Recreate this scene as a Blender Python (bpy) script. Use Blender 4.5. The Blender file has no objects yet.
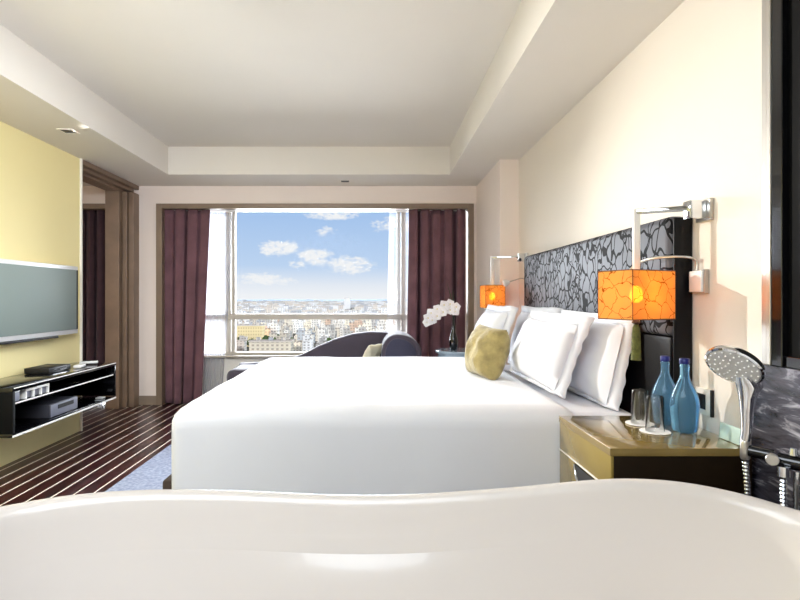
import bpy, bmesh, math, random
from mathutils import Vector, Matrix, noise

SC = bpy.context.scene
COL = SC.collection
F = 533.0; VX = 375.0; VY = 298.0; EYE = 1.27
PI = math.pi
V = Vector

def lin(c):
    out = []
    for v in c:
        v = v / 255.0
        out.append(v / 12.92 if v <= 0.04045 else ((v + 0.055) / 1.055) ** 2.4)
    return (out[0], out[1], out[2], 1.0)

# ------------------------------------------------------------------ materials
def newmat(name):
    m = bpy.data.materials.new(name); m.use_nodes = True
    nt = m.node_tree
    for n in list(nt.nodes): nt.nodes.remove(n)
    o = nt.nodes.new('ShaderNodeOutputMaterial')
    return m, nt, o

def N(nt, t, **kw):
    n = nt.nodes.new(t)
    for k, v in kw.items():
        if k.startswith('i_'):
            key = k[2:]
            n.inputs[int(key) if key.isdigit() else key.replace('_', ' ')].default_value = v
        else:
            setattr(n, k, v)
    return n

def L(nt, a, b): nt.links.new(a, b)

def pmat(name, rgb, rough=0.5, metal=0.0, var=0.0, vscale=8.0, bump=0.0, bscale=60.0, spec=0.5,
         coat=0.0, sheen=0.0, trans=0.0, ior=1.45, emit=None, estr=0.0, bstretch=(1, 1, 1)):
    m, nt, o = newmat(name)
    p = N(nt, 'ShaderNodeBsdfPrincipled')
    p.inputs['Roughness'].default_value = rough
    p.inputs['Metallic'].default_value = metal
    p.inputs['Specular IOR Level'].default_value = spec
    p.inputs['Coat Weight'].default_value = coat
    p.inputs['Coat Roughness'].default_value = 0.05
    p.inputs['Sheen Weight'].default_value = sheen
    p.inputs['Transmission Weight'].default_value = trans
    p.inputs['IOR'].default_value = ior
    if emit:
        p.inputs['Emission Color'].default_value = lin(emit); p.inputs['Emission Strength'].default_value = estr
    c = lin(rgb)
    tc = N(nt, 'ShaderNodeTexCoord')
    if var > 0:
        nz = N(nt, 'ShaderNodeTexNoise', i_Scale=vscale, i_Detail=4.0)
        L(nt, tc.outputs['Object'], nz.inputs['Vector'])
        r = N(nt, 'ShaderNodeValToRGB')
        r.color_ramp.elements[0].position = 0.3; r.color_ramp.elements[1].position = 0.7
        r.color_ramp.elements[0].color = tuple(x * (1 - var) for x in c[:3]) + (1,)
        r.color_ramp.elements[1].color = tuple(min(1, x * (1 + var)) for x in c[:3]) + (1,)
        L(nt, nz.outputs['Fac'], r.inputs['Fac']); L(nt, r.outputs['Color'], p.inputs['Base Color'])
    else:
        p.inputs['Base Color'].default_value = c
    if bump > 0:
        mp = N(nt, 'ShaderNodeMapping'); mp.inputs['Scale'].default_value = bstretch
        L(nt, tc.outputs['Object'], mp.inputs['Vector'])
        nb = N(nt, 'ShaderNodeTexNoise', i_Scale=bscale, i_Detail=3.0)
        L(nt, mp.outputs['Vector'], nb.inputs['Vector'])
        b = N(nt, 'ShaderNodeBump', i_Strength=bump, i_Distance=0.01)
        L(nt, nb.outputs['Fac'], b.inputs['Height']); L(nt, b.outputs['Normal'], p.inputs['Normal'])
    L(nt, p.outputs['BSDF'], o.inputs['Surface'])
    return m

M = {}
M['ceiling'] = pmat('ceiling_paint', (228, 222, 213), 0.85, var=0.015, vscale=1.5)
M['wall_r'] = pmat('cream_wallpaper', (232, 223, 211), 0.8, var=0.02, vscale=1.2, bump=0.05, bscale=200)
M['wall_b'] = pmat('beige_wall_paint', (240, 227, 218), 0.8, var=0.015, vscale=1.5)
M['wall_l'] = pmat('yellow_wallpaper', (247, 232, 172), 0.75, var=0.02, vscale=1.0, bump=0.05, bscale=180)
M['white'] = pmat('white_paint', (242, 238, 230), 0.6, var=0.01)
M['trim'] = pmat('taupe_metal_trim', (134, 116, 98), 0.4, metal=0.2, var=0.05, vscale=3)
M['wood_jamb'] = pmat('brown_wood_jamb', (130, 108, 90), 0.45, var=0.12, vscale=6, bstretch=(20, 20, 1))
M['baseb'] = pmat('taupe_baseboard', (140, 124, 108), 0.5, var=0.05)
M['alu'] = pmat('window_aluminium', (196, 188, 176), 0.45, metal=0.1, var=0.02)
M['plum'] = pmat('plum_velvet', (114, 80, 87), 0.95, var=0.2, vscale=5, sheen=0.1, bump=0.08, bscale=250)
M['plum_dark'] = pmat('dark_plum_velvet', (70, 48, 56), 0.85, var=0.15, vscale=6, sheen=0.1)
M['duvet'] = pmat('white_cotton', (226, 227, 232), 0.85, var=0.012, vscale=3, bump=0.12, bscale=7, sheen=0.1)
M['pillow'] = pmat('white_pillow_cotton', (226, 227, 233), 0.85, var=0.012, vscale=4, bump=0.18, bscale=14)
M['base_br'] = pmat('brown_bed_base', (60, 46, 38), 0.7, var=0.1, vscale=20)
M['gold_cush'] = pmat('olive_gold_velvet', (156, 140, 88), 0.8, var=0.3, vscale=16, bump=0.5, bscale=40, sheen=0.3)
M['cream_cush'] = pmat('cream_cushion', (216, 208, 180), 0.8, var=0.06, bump=0.2, bscale=50)
M['chaise'] = pmat('mauve_grey_upholstery', (70, 62, 74), 0.8, var=0.06, vscale=6, sheen=0.3, bump=0.1, bscale=200)
M['chaise_d'] = pmat('slate_upholstery', (56, 56, 76), 0.8, var=0.06, vscale=6, sheen=0.2)
M['darkwood'] = pmat('dark_wood', (48, 34, 28), 0.4, var=0.2, vscale=12)
M['gold'] = pmat('gold_lacquer', (170, 146, 76), 0.22, metal=0.35, var=0.08, vscale=5, coat=0.4)
M['gold_top'] = pmat('bronze_lacquer_top', (150, 126, 70), 0.1, metal=0.25, var=0.06, vscale=4, coat=0.8)
M['bronze_dark'] = pmat('dark_bronze_panel', (30, 20, 8), 0.45, spec=.2, var=0.15, vscale=10)
M['black_gl'] = pmat('black_gloss', (10, 10, 12), 0.12, var=0.1, coat=0.3)
M['black'] = pmat('black_satin', (8, 8, 9), 0.6, spec=.15, var=0.1)
M['black_pl'] = pmat('black_plastic', (16, 16, 18), 0.5)
M['whiteedge'] = pmat('white_edge_band', (250, 248, 244), 0.35)
M['silver'] = pmat('silver_plastic', (226, 226, 226), 0.35, metal=0.15)
M['greybox'] = pmat('blue_grey_plastic', (120, 122, 136), 0.5, var=0.04)
M['player'] = pmat('dark_grey_metal', (58, 58, 66), 0.5)
M['chrome'] = pmat('chrome', (225, 228, 232), 0.06, metal=1.0)
M['brushed'] = pmat('brushed_steel', (190, 186, 180), 0.3, metal=0.9, var=0.03)
M['white_gloss'] = pmat('white_gloss_metal', (244, 242, 238), 0.25, var=0.005)
M['tub'] = pmat('white_acrylic', (212, 205, 199), 0.22, coat=0.25, var=0.006, vscale=2)
M['leather'] = pmat('black_leather', (11, 10, 13), 0.4, spec=.25, var=0.1, vscale=10, bump=0.1, bscale=120)
M['blackvase'] = pmat('black_glazed_vase', (10, 8, 12), 0.1, coat=0.5)
M['petal'] = pmat('orchid_petal', (250, 248, 250), 0.6, sheen=0.2)
M['petal_c'] = pmat('orchid_centre', (226, 206, 120), 0.6)
M['stem'] = pmat('dark_green_stem', (58, 62, 40), 0.6, var=0.2)
M['bluetop'] = pmat('pale_blue_lacquer', (166, 184, 200), 0.12, coat=0.6, var=0.03)
M['coaster'] = pmat('white_paper', (246, 243, 238), 0.8)
M['cap'] = pmat('navy_cap', (26, 34, 110), 0.4)
M['tassel'] = pmat('olive_tassel', (92, 92, 40), 0.8, var=0.35, vscale=60, bstretch=(8, 8, 1), bump=0.5, bscale=60)
M['bead'] = pmat('brown_bead', (84, 40, 16), 0.3, coat=0.5)
M['socket'] = pmat('socket_white', (238, 232, 222), 0.4)
M['note'] = pmat('pale_green_cover', (190, 214, 206), 0.25, var=0.06, vscale=30)
M['nozzle'] = pmat('white_silicone', (240, 240, 240), 0.5)
M['spray'] = pmat('grey_spray_plate', (208, 208, 210), 0.3, metal=0.2)
M['bathfloor'] = pmat('bath_stone', (150, 146, 142), 0.4, var=0.1)
def mat_tint(name, rgb, ior, milk):
    m, nt, o = newmat(name)
    t = N(nt, 'ShaderNodeBsdfTransparent', i_Color=lin(rgb)); g = N(nt, 'ShaderNodeBsdfGlossy', i_Roughness=0.02)
    d = N(nt, 'ShaderNodeBsdfTranslucent', i_Color=lin(rgb)); dd = N(nt, 'ShaderNodeMixShader', i_Fac=milk)
    fr = N(nt, 'ShaderNodeFresnel', i_IOR=ior); mx = N(nt, 'ShaderNodeMixShader')
    L(nt, t.outputs[0], dd.inputs[1]); L(nt, d.outputs[0], dd.inputs[2])
    L(nt, fr.outputs[0], mx.inputs[0]); L(nt, dd.outputs[0], mx.inputs[1]); L(nt, g.outputs[0], mx.inputs[2]); L(nt, mx.outputs[0], o.inputs[0])
    return m
M['bottle'] = pmat('blue_glass', (150, 212, 250), 0.02, trans=.84, ior=1.3)
M['glass'] = mat_tint('clear_glass', (254, 254, 254), 1.5, .0)
M['tree'] = pmat('tree_foliage', (78, 92, 58), 0.9, var=0.4, vscale=0.5, spec=0)
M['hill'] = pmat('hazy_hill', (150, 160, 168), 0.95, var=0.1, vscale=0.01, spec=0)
M['ground'] = pmat('city_ground', (84, 80, 72), 0.9, var=0.4, vscale=0.02, spec=0)

def mat_pane():
    m, nt, o = newmat('window_glass')
    t = N(nt, 'ShaderNodeBsdfTransparent'); g = N(nt, 'ShaderNodeBsdfGlossy', i_Roughness=0.0)
    mx = N(nt, 'ShaderNodeMixShader', i_Fac=0.0005)
    L(nt, t.outputs[0], mx.inputs[1]); L(nt, g.outputs[0], mx.inputs[2]); L(nt, mx.outputs[0], o.inputs[0])
    return m
M['pane'] = mat_pane()

def mat_sheer(lo, hi):
    m, nt, o = newmat('sheer_voile')
    tc = N(nt, 'ShaderNodeTexCoord'); nz = N(nt, 'ShaderNodeTexNoise', i_Scale=300.0)
    L(nt, tc.outputs['Object'], nz.inputs['Vector'])
    t = N(nt, 'ShaderNodeBsdfTransparent')
    tr = N(nt, 'ShaderNodeBsdfTranslucent', i_Color=(.55, .56, .6, 1))
    d = N(nt, 'ShaderNodeBsdfDiffuse', i_Color=(.92, .91, .92, 1))
    a = N(nt, 'ShaderNodeMixShader', i_Fac=0.45); b = N(nt, 'ShaderNodeMixShader')
    L(nt, tr.outputs[0], a.inputs[1]); L(nt, d.outputs[0], a.inputs[2])
    mr = N(nt, 'ShaderNodeMapRange'); mr.inputs[3].default_value = lo; mr.inputs[4].default_value = hi
    L(nt, nz.outputs['Fac'], mr.inputs[0]); L(nt, mr.outputs[0], b.inputs[0])
    L(nt, t.outputs[0], b.inputs[1]); L(nt, a.outputs[0], b.inputs[2]); L(nt, b.outputs[0], o.inputs[0])
    return m
M['sheer'] = mat_sheer(.35, .6); M['sheer_r'] = mat_sheer(.1, .3)

def mat_floor():
    m, nt, o = newmat('striped_dark_floor')
    p = N(nt, 'ShaderNodeBsdfPrincipled')
    p.inputs['Roughness'].default_value = 0.28; p.inputs['Specular IOR Level'].default_value = 0.45
    tc = N(nt, 'ShaderNodeTexCoord'); sx = N(nt, 'ShaderNodeSeparateXYZ')
    L(nt, tc.outputs['Object'], sx.inputs[0])
    a = N(nt, 'ShaderNodeMath', operation='ADD', i_1=2.755 + 1.155 * 10 + 0.005)
    L(nt, sx.outputs['X'], a.inputs[0])
    md = N(nt, 'ShaderNodeMath', operation='MODULO', i_1=0.1155); L(nt, a.outputs[0], md.inputs[0])
    lt = N(nt, 'ShaderNodeMath', operation='LESS_THAN', i_1=0.0105); L(nt, md.outputs[0], lt.inputs[0])
    mp = N(nt, 'ShaderNodeMapping'); mp.inputs['Scale'].default_value = (9, 1.2, 1)
    L(nt, tc.outputs['Object'], mp.inputs[0])
    nz = N(nt, 'ShaderNodeTexNoise', i_Scale=2.0, i_Detail=5.0); L(nt, mp.outputs[0], nz.inputs['Vector'])
    r = N(nt, 'ShaderNodeValToRGB')
    r.color_ramp.elements[0].position = 0.3; r.color_ramp.elements[0].color = lin((28, 11, 13))
    r.color_ramp.elements[1].position = 0.72; r.color_ramp.elements[1].color = lin((68, 27, 26))
    L(nt, nz.outputs['Fac'], r.inputs[0])
    mx = N(nt, 'ShaderNodeMix', data_type='RGBA')
    L(nt, lt.outputs[0], mx.inputs[0]); L(nt, r.outputs[0], mx.inputs[6]); mx.inputs[7].default_value = lin((246, 236, 224))
    L(nt, mx.outputs[2], p.inputs['Base Color']); L(nt, p.outputs[0], o.inputs[0])
    return m
M['floor'] = mat_floor()

def mat_headboard():
    m, nt, o = newmat('silver_flock_damask')
    p = N(nt, 'ShaderNodeBsdfPrincipled')
    tc = N(nt, 'ShaderNodeTexCoord')
    mp = N(nt, 'ShaderNodeMapping'); mp.inputs['Scale'].default_value = (1, 1.0, 0.72)
    L(nt, tc.outputs['Object'], mp.inputs[0])
    nz = N(nt, 'ShaderNodeTexNoise', i_Scale=9.0, i_Detail=1.0); L(nt, mp.outputs[0], nz.inputs['Vector'])
    sc = N(nt, 'ShaderNodeVectorMath', operation='SCALE'); sc.inputs['Scale'].default_value = 0.11
    sub = N(nt, 'ShaderNodeVectorMath', operation='SUBTRACT'); sub.inputs[1].default_value = (.5, .5, .5)
    L(nt, nz.outputs['Color'], sub.inputs[0]); L(nt, sub.outputs[0], sc.inputs[0])
    ad = N(nt, 'ShaderNodeVectorMath', operation='ADD'); L(nt, mp.outputs[0], ad.inputs[0]); L(nt, sc.outputs[0], ad.inputs[1])
    vo = N(nt, 'ShaderNodeTexVoronoi', feature='DISTANCE_TO_EDGE', i_Scale=14.5)
    vo.inputs['Randomness'].default_value = 0.9
    L(nt, ad.outputs[0], vo.inputs['Vector'])
    v2 = N(nt, 'ShaderNodeTexVoronoi', feature='DISTANCE_TO_EDGE', i_Scale=24.0); L(nt, ad.outputs[0], v2.inputs['Vector'])
    n2 = N(nt, 'ShaderNodeTexNoise', i_Scale=5.0); L(nt, mp.outputs[0], n2.inputs['Vector'])
    gt = N(nt, 'ShaderNodeMath', operation='GREATER_THAN', i_1=0.55); L(nt, n2.outputs['Fac'], gt.inputs[0])
    lt = N(nt, 'ShaderNodeMath', operation='LESS_THAN', i_1=0.066); L(nt, vo.outputs['Distance'], lt.inputs[0])
    l2 = N(nt, 'ShaderNodeMath', operation='LESS_THAN', i_1=0.06); L(nt, v2.outputs['Distance'], l2.inputs[0])
    mu = N(nt, 'ShaderNodeMath', operation='MULTIPLY'); L(nt, l2.outputs[0], mu.inputs[0]); L(nt, gt.outputs[0], mu.inputs[1])
    mx0 = N(nt, 'ShaderNodeMath', operation='MAXIMUM'); L(nt, lt.outputs[0], mx0.inputs[0]); L(nt, mu.outputs[0], mx0.inputs[1])
    mx = N(nt, 'ShaderNodeMix', data_type='RGBA'); L(nt, mx0.outputs[0], mx.inputs[0])
    mx.inputs[6].default_value = lin((86, 86, 93)); mx.inputs[7].default_value = lin((9, 8, 11))
    L(nt, mx.outputs[2], p.inputs['Base Color'])
    rr = N(nt, 'ShaderNodeMapRange'); rr.inputs[3].default_value = 0.5; rr.inputs[4].default_value = 0.75
    L(nt, mx0.outputs[0], rr.inputs[0]); L(nt, rr.outputs[0], p.inputs['Roughness'])
    p.inputs['Specular IOR Level'].default_value = 0.2
    L(nt, p.outputs[0], o.inputs[0])
    return m
M['headboard'] = mat_headboard()

def mat_shade():
    m, nt, o = newmat('amber_crackle_shade')
    tc = N(nt, 'ShaderNodeTexCoord')
    nz = N(nt, 'ShaderNodeTexNoise', i_Scale=14.0, i_Detail=3.0); L(nt, tc.outputs['Object'], nz.inputs['Vector'])
    sub = N(nt, 'ShaderNodeVectorMath', operation='SUBTRACT'); sub.inputs[1].default_value = (.5, .5, .5)
    L(nt, nz.outputs['Color'], sub.inputs[0])
    sc = N(nt, 'ShaderNodeVectorMath', operation='SCALE'); sc.inputs['Scale'].default_value = 0.08
    L(nt, sub.outputs[0], sc.inputs[0])
    ad = N(nt, 'ShaderNodeVectorMath', operation='ADD'); L(nt, tc.outputs['Object'], ad.inputs[0]); L(nt, sc.outputs[0], ad.inputs[1])
    vo = N(nt, 'ShaderNodeTexVoronoi', feature='DISTANCE_TO_EDGE', i_Scale=15.0); L(nt, ad.outputs[0], vo.inputs['Vector'])
    lt = N(nt, 'ShaderNodeMath', operation='LESS_THAN', i_1=0.018); L(nt, vo.outputs['Distance'], lt.inputs[0])
    mx = N(nt, 'ShaderNodeMix', data_type='RGBA'); L(nt, lt.outputs[0], mx.inputs[0])
    mx.inputs[6].default_value = lin((252, 210, 124)); mx.inputs[7].default_value = lin((160, 106, 44))
    d = N(nt, 'ShaderNodeBsdfDiffuse'); tr = N(nt, 'ShaderNodeBsdfTranslucent'); t = N(nt, 'ShaderNodeBsdfTransparent', i_Color=lin((255, 190, 90)))
    L(nt, mx.outputs[2], d.inputs[0]); L(nt, mx.outputs[2], tr.inputs[0])
    a = N(nt, 'ShaderNodeMixShader', i_Fac=0.5); L(nt, d.outputs[0], a.inputs[1]); L(nt, tr.outputs[0], a.inputs[2])
    b = N(nt, 'ShaderNodeMixShader', i_Fac=0.34); L(nt, a.outputs[0], b.inputs[1]); L(nt, t.outputs[0], b.inputs[2])
    L(nt, b.outputs[0], o.inputs[0])
    return m
M['shade'] = mat_shade()

def mat_marble():
    m, nt, o = newmat('charcoal_marble')
    p = N(nt, 'ShaderNodeBsdfPrincipled'); p.inputs['Roughness'].default_value = 0.25
    tc = N(nt, 'ShaderNodeTexCoord'); mp = N(nt, 'ShaderNodeMapping'); mp.inputs['Scale'].default_value = (3, 3, 14)
    L(nt, tc.outputs['Object'], mp.inputs[0])
    nz = N(nt, 'ShaderNodeTexNoise', i_Scale=1.6, i_Detail=8.0, i_Roughness=0.65, i_Distortion=1.2); L(nt, mp.outputs[0], nz.inputs['Vector'])
    r = N(nt, 'ShaderNodeValToRGB')
    e = r.color_ramp.elements
    e[0].position = 0.35; e[0].color = lin((34, 33, 40)); e[1].position = 0.76; e[1].color = lin((190, 188, 196))
    x = e.new(0.56); x.color = lin((72, 70, 80))
    L(nt, nz.outputs['Fac'], r.inputs[0]); L(nt, r.outputs[0], p.inputs['Base Color']); L(nt, p.outputs[0], o.inputs[0])
    return m
M['marble'] = mat_marble()

def mat_rug():
    m, nt, o = newmat('blue_grey_pile')
    p = N(nt, 'ShaderNodeBsdfPrincipled'); p.inputs['Roughness'].default_value = 0.95
    tc = N(nt, 'ShaderNodeTexCoord'); nz = N(nt, 'ShaderNodeTexNoise', i_Scale=45.0, i_Detail=4.0)
    L(nt, tc.outputs['Object'], nz.inputs['Vector'])
    r = N(nt, 'ShaderNodeValToRGB'); e = r.color_ramp.elements
    e[0].position = 0.3; e[0].color = lin((118, 126, 152)); e[1].position = 0.7; e[1].color = lin((160, 168, 190))
    L(nt, nz.outputs['Fac'], r.inputs[0]); L(nt, r.outputs[0], p.inputs['Base Color'])
    b = N(nt, 'ShaderNodeBump', i_Strength=0.5, i_Distance=0.01); L(nt, nz.outputs['Fac'], b.inputs['Height']); L(nt, b.outputs[0], p.inputs['Normal'])
    L(nt, p.outputs[0], o.inputs[0])
    return m
M['rug'] = mat_rug()

def mat_screen():
    m, nt, o = newmat('screen_reflection_tint')
    p = N(nt, 'ShaderNodeBsdfPrincipled'); p.inputs['Roughness'].default_value = 0.5
    p.inputs['Base Color'].default_value = lin((138, 150, 145)); p.inputs['Specular IOR Level'].default_value = 0.15  # grey-green base colour stands in for the bright room reflected in the screen
    L(nt, p.outputs[0], o.inputs[0]); return m
M['screen'] = mat_screen()

def mat_facade(name, cols, wx=3.2, wz=3.1, dark=(140, 132, 122), fac=0.7, island=False):
    m, nt, o = newmat(name)
    p = N(nt, 'ShaderNodeBsdfPrincipled'); p.inputs['Roughness'].default_value = 0.9; p.inputs['Specular IOR Level'].default_value = 0.0
    tc = N(nt, 'ShaderNodeTexCoord'); s = N(nt, 'ShaderNodeSeparateXYZ'); L(nt, tc.outputs['Object'], s.inputs[0])
    g = N(nt, 'ShaderNodeNewGeometry'); ns = N(nt, 'ShaderNodeSeparateXYZ'); L(nt, g.outputs['Normal'], ns.inputs[0])
    def band(sock, per, lo):
        d = N(nt, 'ShaderNodeMath', operation='DIVIDE', i_1=per); L(nt, sock, d.inputs[0])
        fr = N(nt, 'ShaderNodeMath', operation='FRACT'); L(nt, d.outputs[0], fr.inputs[0])
        gt = N(nt, 'ShaderNodeMath', operation='GREATER_THAN', i_1=lo); L(nt, fr.outputs[0], gt.inputs[0]); return gt.outputs[0]
    xy = N(nt, 'ShaderNodeMath', operation='ADD'); L(nt, s.outputs['X'], xy.inputs[0]); L(nt, s.outputs['Y'], xy.inputs[1])
    bx = band(xy.outputs[0], wx, 0.5); bz = band(s.outputs['Z'], wz, 0.5)
    mu = N(nt, 'ShaderNodeMath', operation='MULTIPLY'); L(nt, bx, mu.inputs[0]); L(nt, bz, mu.inputs[1])
    ab = N(nt, 'ShaderNodeMath', operation='ABSOLUTE'); L(nt, ns.outputs['Z'], ab.inputs[0])
    wl = N(nt, 'ShaderNodeMath', operation='LESS_THAN', i_1=0.5); L(nt, ab.outputs[0], wl.inputs[0])
    m2 = N(nt, 'ShaderNodeMath', operation='MULTIPLY'); L(nt, mu.outputs[0], m2.inputs[0]); L(nt, wl.outputs[0], m2.inputs[1])
    m3 = N(nt, 'ShaderNodeMath', operation='MULTIPLY', i_1=fac); L(nt, m2.outputs[0], m3.inputs[0])
    oi = N(nt, 'ShaderNodeObjectInfo'); r = N(nt, 'ShaderNodeValToRGB'); r.color_ramp.interpolation = 'CONSTANT'
    e = r.color_ramp.elements
    e[0].color = lin(cols[0]); e[0].position = 0
    e[1].color = lin(cols[-1]); e[1].position = (len(cols) - 1) / len(cols)
    for i in range(1, len(cols) - 1):
        x = e.new(i / len(cols)); x.color = lin(cols[i])
    L(nt, g.outputs['Random Per Island'] if island else oi.outputs['Random'], r.inputs[0])
    mx = N(nt, 'ShaderNodeMix', data_type='RGBA'); L(nt, m3.outputs[0], mx.inputs[0]); L(nt, r.outputs[0], mx.inputs[6]); mx.inputs[7].default_value = lin(dark)
    rf = N(nt, 'ShaderNodeMix', data_type='RGBA'); L(nt, wl.outputs[0], rf.inputs[0]); rf.inputs[6].default_value = lin((108, 102, 94)); L(nt, mx.outputs[2], rf.inputs[7])
    L(nt, rf.outputs[2], p.inputs['Base Color']); L(nt, p.outputs[0], o.inputs[0]); return m
M['city'] = mat_facade('city_facade', [(244, 240, 232), (238, 228, 208), (222, 212, 196), (218, 190, 168), (246, 244, 240), (196, 192, 186), (240, 232, 214), (186, 190, 194), (232, 226, 216), (206, 196, 180)])
M['city_y'] = mat_facade('yellow_facade', [(246, 226, 176), (246, 226, 176)], wx=2.4, dark=(206, 180, 134))
M['city_w'] = mat_facade('long_facade', [(240, 228, 204), (240, 228, 204)], wx=4.0, dark=(170, 150, 130))
M['city_far'] = mat_facade('far_facade_hazed', [(240, 238, 234), (214, 208, 200), (232, 222, 208), (196, 196, 198), (244, 242, 240), (226, 214, 200)], wx=6, wz=5, dark=(160, 158, 156), island=True)  # palette paled so the colour itself carries the distance haze
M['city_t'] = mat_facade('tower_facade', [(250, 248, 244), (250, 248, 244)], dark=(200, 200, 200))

# ------------------------------------------------------------------ mesh helpers
W = {}   # world origin of each object

def box(bm, x0, x1, y0, y1, z0, z1, bev=0.0, seg=2, R=None):
    r = bmesh.ops.create_cube(bm, size=1.0)
    vs = r['verts']
    for v in vs:
        v.co = V(((x0 + x1) / 2 + v.co.x * (x1 - x0), (y0 + y1) / 2 + v.co.y * (y1 - y0), (z0 + z1) / 2 + v.co.z * (z1 - z0)))
    if bev > 0:
        es = list({e for v in vs for e in v.link_edges})
        g = bmesh.ops.bevel(bm, geom=es, offset=bev, segments=seg, affect='EDGES', profile=0.5)
        vs = list({v for f in g['faces'] for v in f.verts} | {v for v in vs if v.is_valid})
        # include all verts of the island
    return vs

def tbox(cx, cy, cz, sx, sy, sz, rot=None, bev=0.0, seg=2):
    bm = bmesh.new(); box(bm, -sx / 2, sx / 2, -sy / 2, sy / 2, -sz / 2, sz / 2, bev, seg)
    mat = Matrix.Translation((cx, cy, cz)) @ (rot if rot else Matrix.Identity(4))
    bm.transform(mat); return bm

def bbox(*a, **k):
    bm = bmesh.new(); box(bm, *a, **k); return bm

def merge(*bms):
    out = bms[0]
    for b in bms[1:]:
        me = bpy.data.meshes.new('tmp'); b.to_mesh(me); b.free(); out.from_mesh(me); bpy.data.meshes.remove(me)
    return out

def tube(bm, pts, r, n=12, cap=True, closed=False):
    pts = [V(p) for p in pts]
    k = len(pts)
    rs = r if isinstance(r, (list, tuple)) else [r] * k
    rings = []
    t0 = (pts[1] - pts[0]).normalized()
    up = V((0, 0, 1)) if abs(t0.z) < 0.9 else V((1, 0, 0))
    nrm = (up - t0 * up.dot(t0)).normalized()
    for i in range(k):
        t = (pts[min(i + 1, k - 1)] - pts[max(i - 1, 0)])
        t = t.normalized() if t.length > 1e-9 else t0
        nrm = nrm - t * nrm.dot(t)
        nrm = nrm.normalized() if nrm.length > 1e-6 else t.orthogonal().normalized()
        b = t.cross(nrm)
        rings.append([bm.verts.new(pts[i] + (nrm * math.cos(2 * PI * j / n) + b * math.sin(2 * PI * j / n)) * rs[i]) for j in range(n)])
    for i in range(k - 1):
        for j in range(n):
            bm.faces.new((rings[i][j], rings[i][(j + 1) % n], rings[i + 1][(j + 1) % n], rings[i + 1][j]))
    if cap:
        bm.faces.new(rings[0][::-1]); bm.faces.new(rings[-1])

def lathe(bm, prof, c=(0, 0, 0), n=32, mat=None):
    rings = []
    for (r, z) in prof:
        if r < 1e-6:
            rings.append([bm.verts.new((0, 0, z))])
        else:
            rings.append([bm.verts.new((r * math.cos(2 * PI * j / n), r * math.sin(2 * PI * j / n), z)) for j in range(n)])
    allv = [v for r in rings for v in r]
    for a, b in zip(rings[:-1], rings[1:]):
        for j in range(n):
            q = []
            for v in (a[j % len(a)], a[(j + 1) % len(a)], b[(j + 1) % len(b)], b[j % len(b)]):
                if v not in q: q.append(v)
            if len(q) >= 3:
                try: bm.faces.new(q)
                except ValueError: pass
    T = Matrix.Translation(c) @ (mat if mat else Matrix.Identity(4))
    for v in allv: v.co = T @ v.co

def L_(prof, c=(0, 0, 0), n=32, mat=None):
    bm = bmesh.new(); lathe(bm, prof, c, n, mat); return bm

def surf(bm, fn, nu, nv, wrap=False):
    g = []
    for i in range(nu if wrap else nu + 1):
        g.append([bm.verts.new(fn(i / nu, j / nv)) for j in range(nv + 1)])
    m = len(g)
    for i in range(nu):
        for j in range(nv):
            bm.faces.new((g[i][j], g[(i + 1) % m][j], g[(i + 1) % m][j + 1], g[i][j + 1]))
    return g

def prism(pts2, y0, y1, bev=0.0, seg=2, axis='y'):
    """closed outline in xz extruded along y"""
    bm = bmesh.new()
    f = bm.faces.new([bm.verts.new((p[0], y0, p[1])) for p in pts2])
    r = bmesh.ops.extrude_face_region(bm, geom=[f])
    for v in r['geom']:
        if isinstance(v, bmesh.types.BMVert): v.co.y = y1
    bmesh.ops.recalc_face_normals(bm, faces=bm.faces)
    if bev > 0:
        es = [e for e in bm.edges if abs(e.verts[0].co.y - e.verts[1].co.y) < 1e-6]
        bmesh.ops.bevel(bm, geom=es, offset=bev, segments=seg, affect='EDGES', profile=0.5)
    return bm

def obj(name, bm, mat, parent=None, smooth=40, label=None, kind=None, recalc=True, solid=0.0):
    off = W[parent.name] if parent else None
    bm.verts.ensure_lookup_table()
    if parent is None:
        xs = [v.co.x for v in bm.verts]; ys = [v.co.y for v in bm.verts]; zs = [v.co.z for v in bm.verts]
        off = V(((min(xs) + max(xs)) / 2, (min(ys) + max(ys)) / 2, min(zs)))
    if recalc: bmesh.ops.recalc_face_normals(bm, faces=bm.faces)
    bmesh.ops.translate(bm, verts=bm.verts, vec=-off)
    me = bpy.data.meshes.new(name); bm.to_mesh(me); bm.free()
    for mt in (mat if isinstance(mat, list) else [mat]): me.materials.append(mt)
    if smooth:
        for p in me.polygons: p.use_smooth = True
        me.set_sharp_from_angle(angle=math.radians(smooth))
    o = bpy.data.objects.new(name, me); COL.objects.link(o)
    if parent: o.parent = parent
    else: o.location = off
    W[o.name] = off
    if label: o['label'] = label
    if kind: o['kind'] = kind
    if solid:
        md = o.modifiers.new('thickness', 'SOLIDIFY'); md.thickness = solid; md.offset = 0
    return o

def thing(name, label, cat, loc, group=None):
    o = bpy.data.objects.new(name, None); COL.objects.link(o); o.empty_display_size = 0.1
    o.location = loc; W[o.name] = V(loc)
    o['label'] = label; o['category'] = cat
    if group: o['group'] = group
    return o

def tag(o, label, cat, group=None, kind=None):
    o['label'] = label; o['category'] = cat
    if group: o['group'] = group
    if kind: o['kind'] = kind
    return o

def struct(name, bm, mat, label=None, cat=None, parent=None, **k):
    """the setting; its mesh keeps world coordinates"""
    me = bpy.data.meshes.new(name)
    bmesh.ops.recalc_face_normals(bm, faces=bm.faces)
    bm.to_mesh(me); bm.free(); me.materials.append(mat)
    o = bpy.data.objects.new(name, me); COL.objects.link(o); W[o.name] = V((0, 0, 0))
    if parent: o.parent = parent
    else:
        o['kind'] = 'structure'
        if label: o['label'] = label
        if cat: o['category'] = cat
    return o

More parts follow.
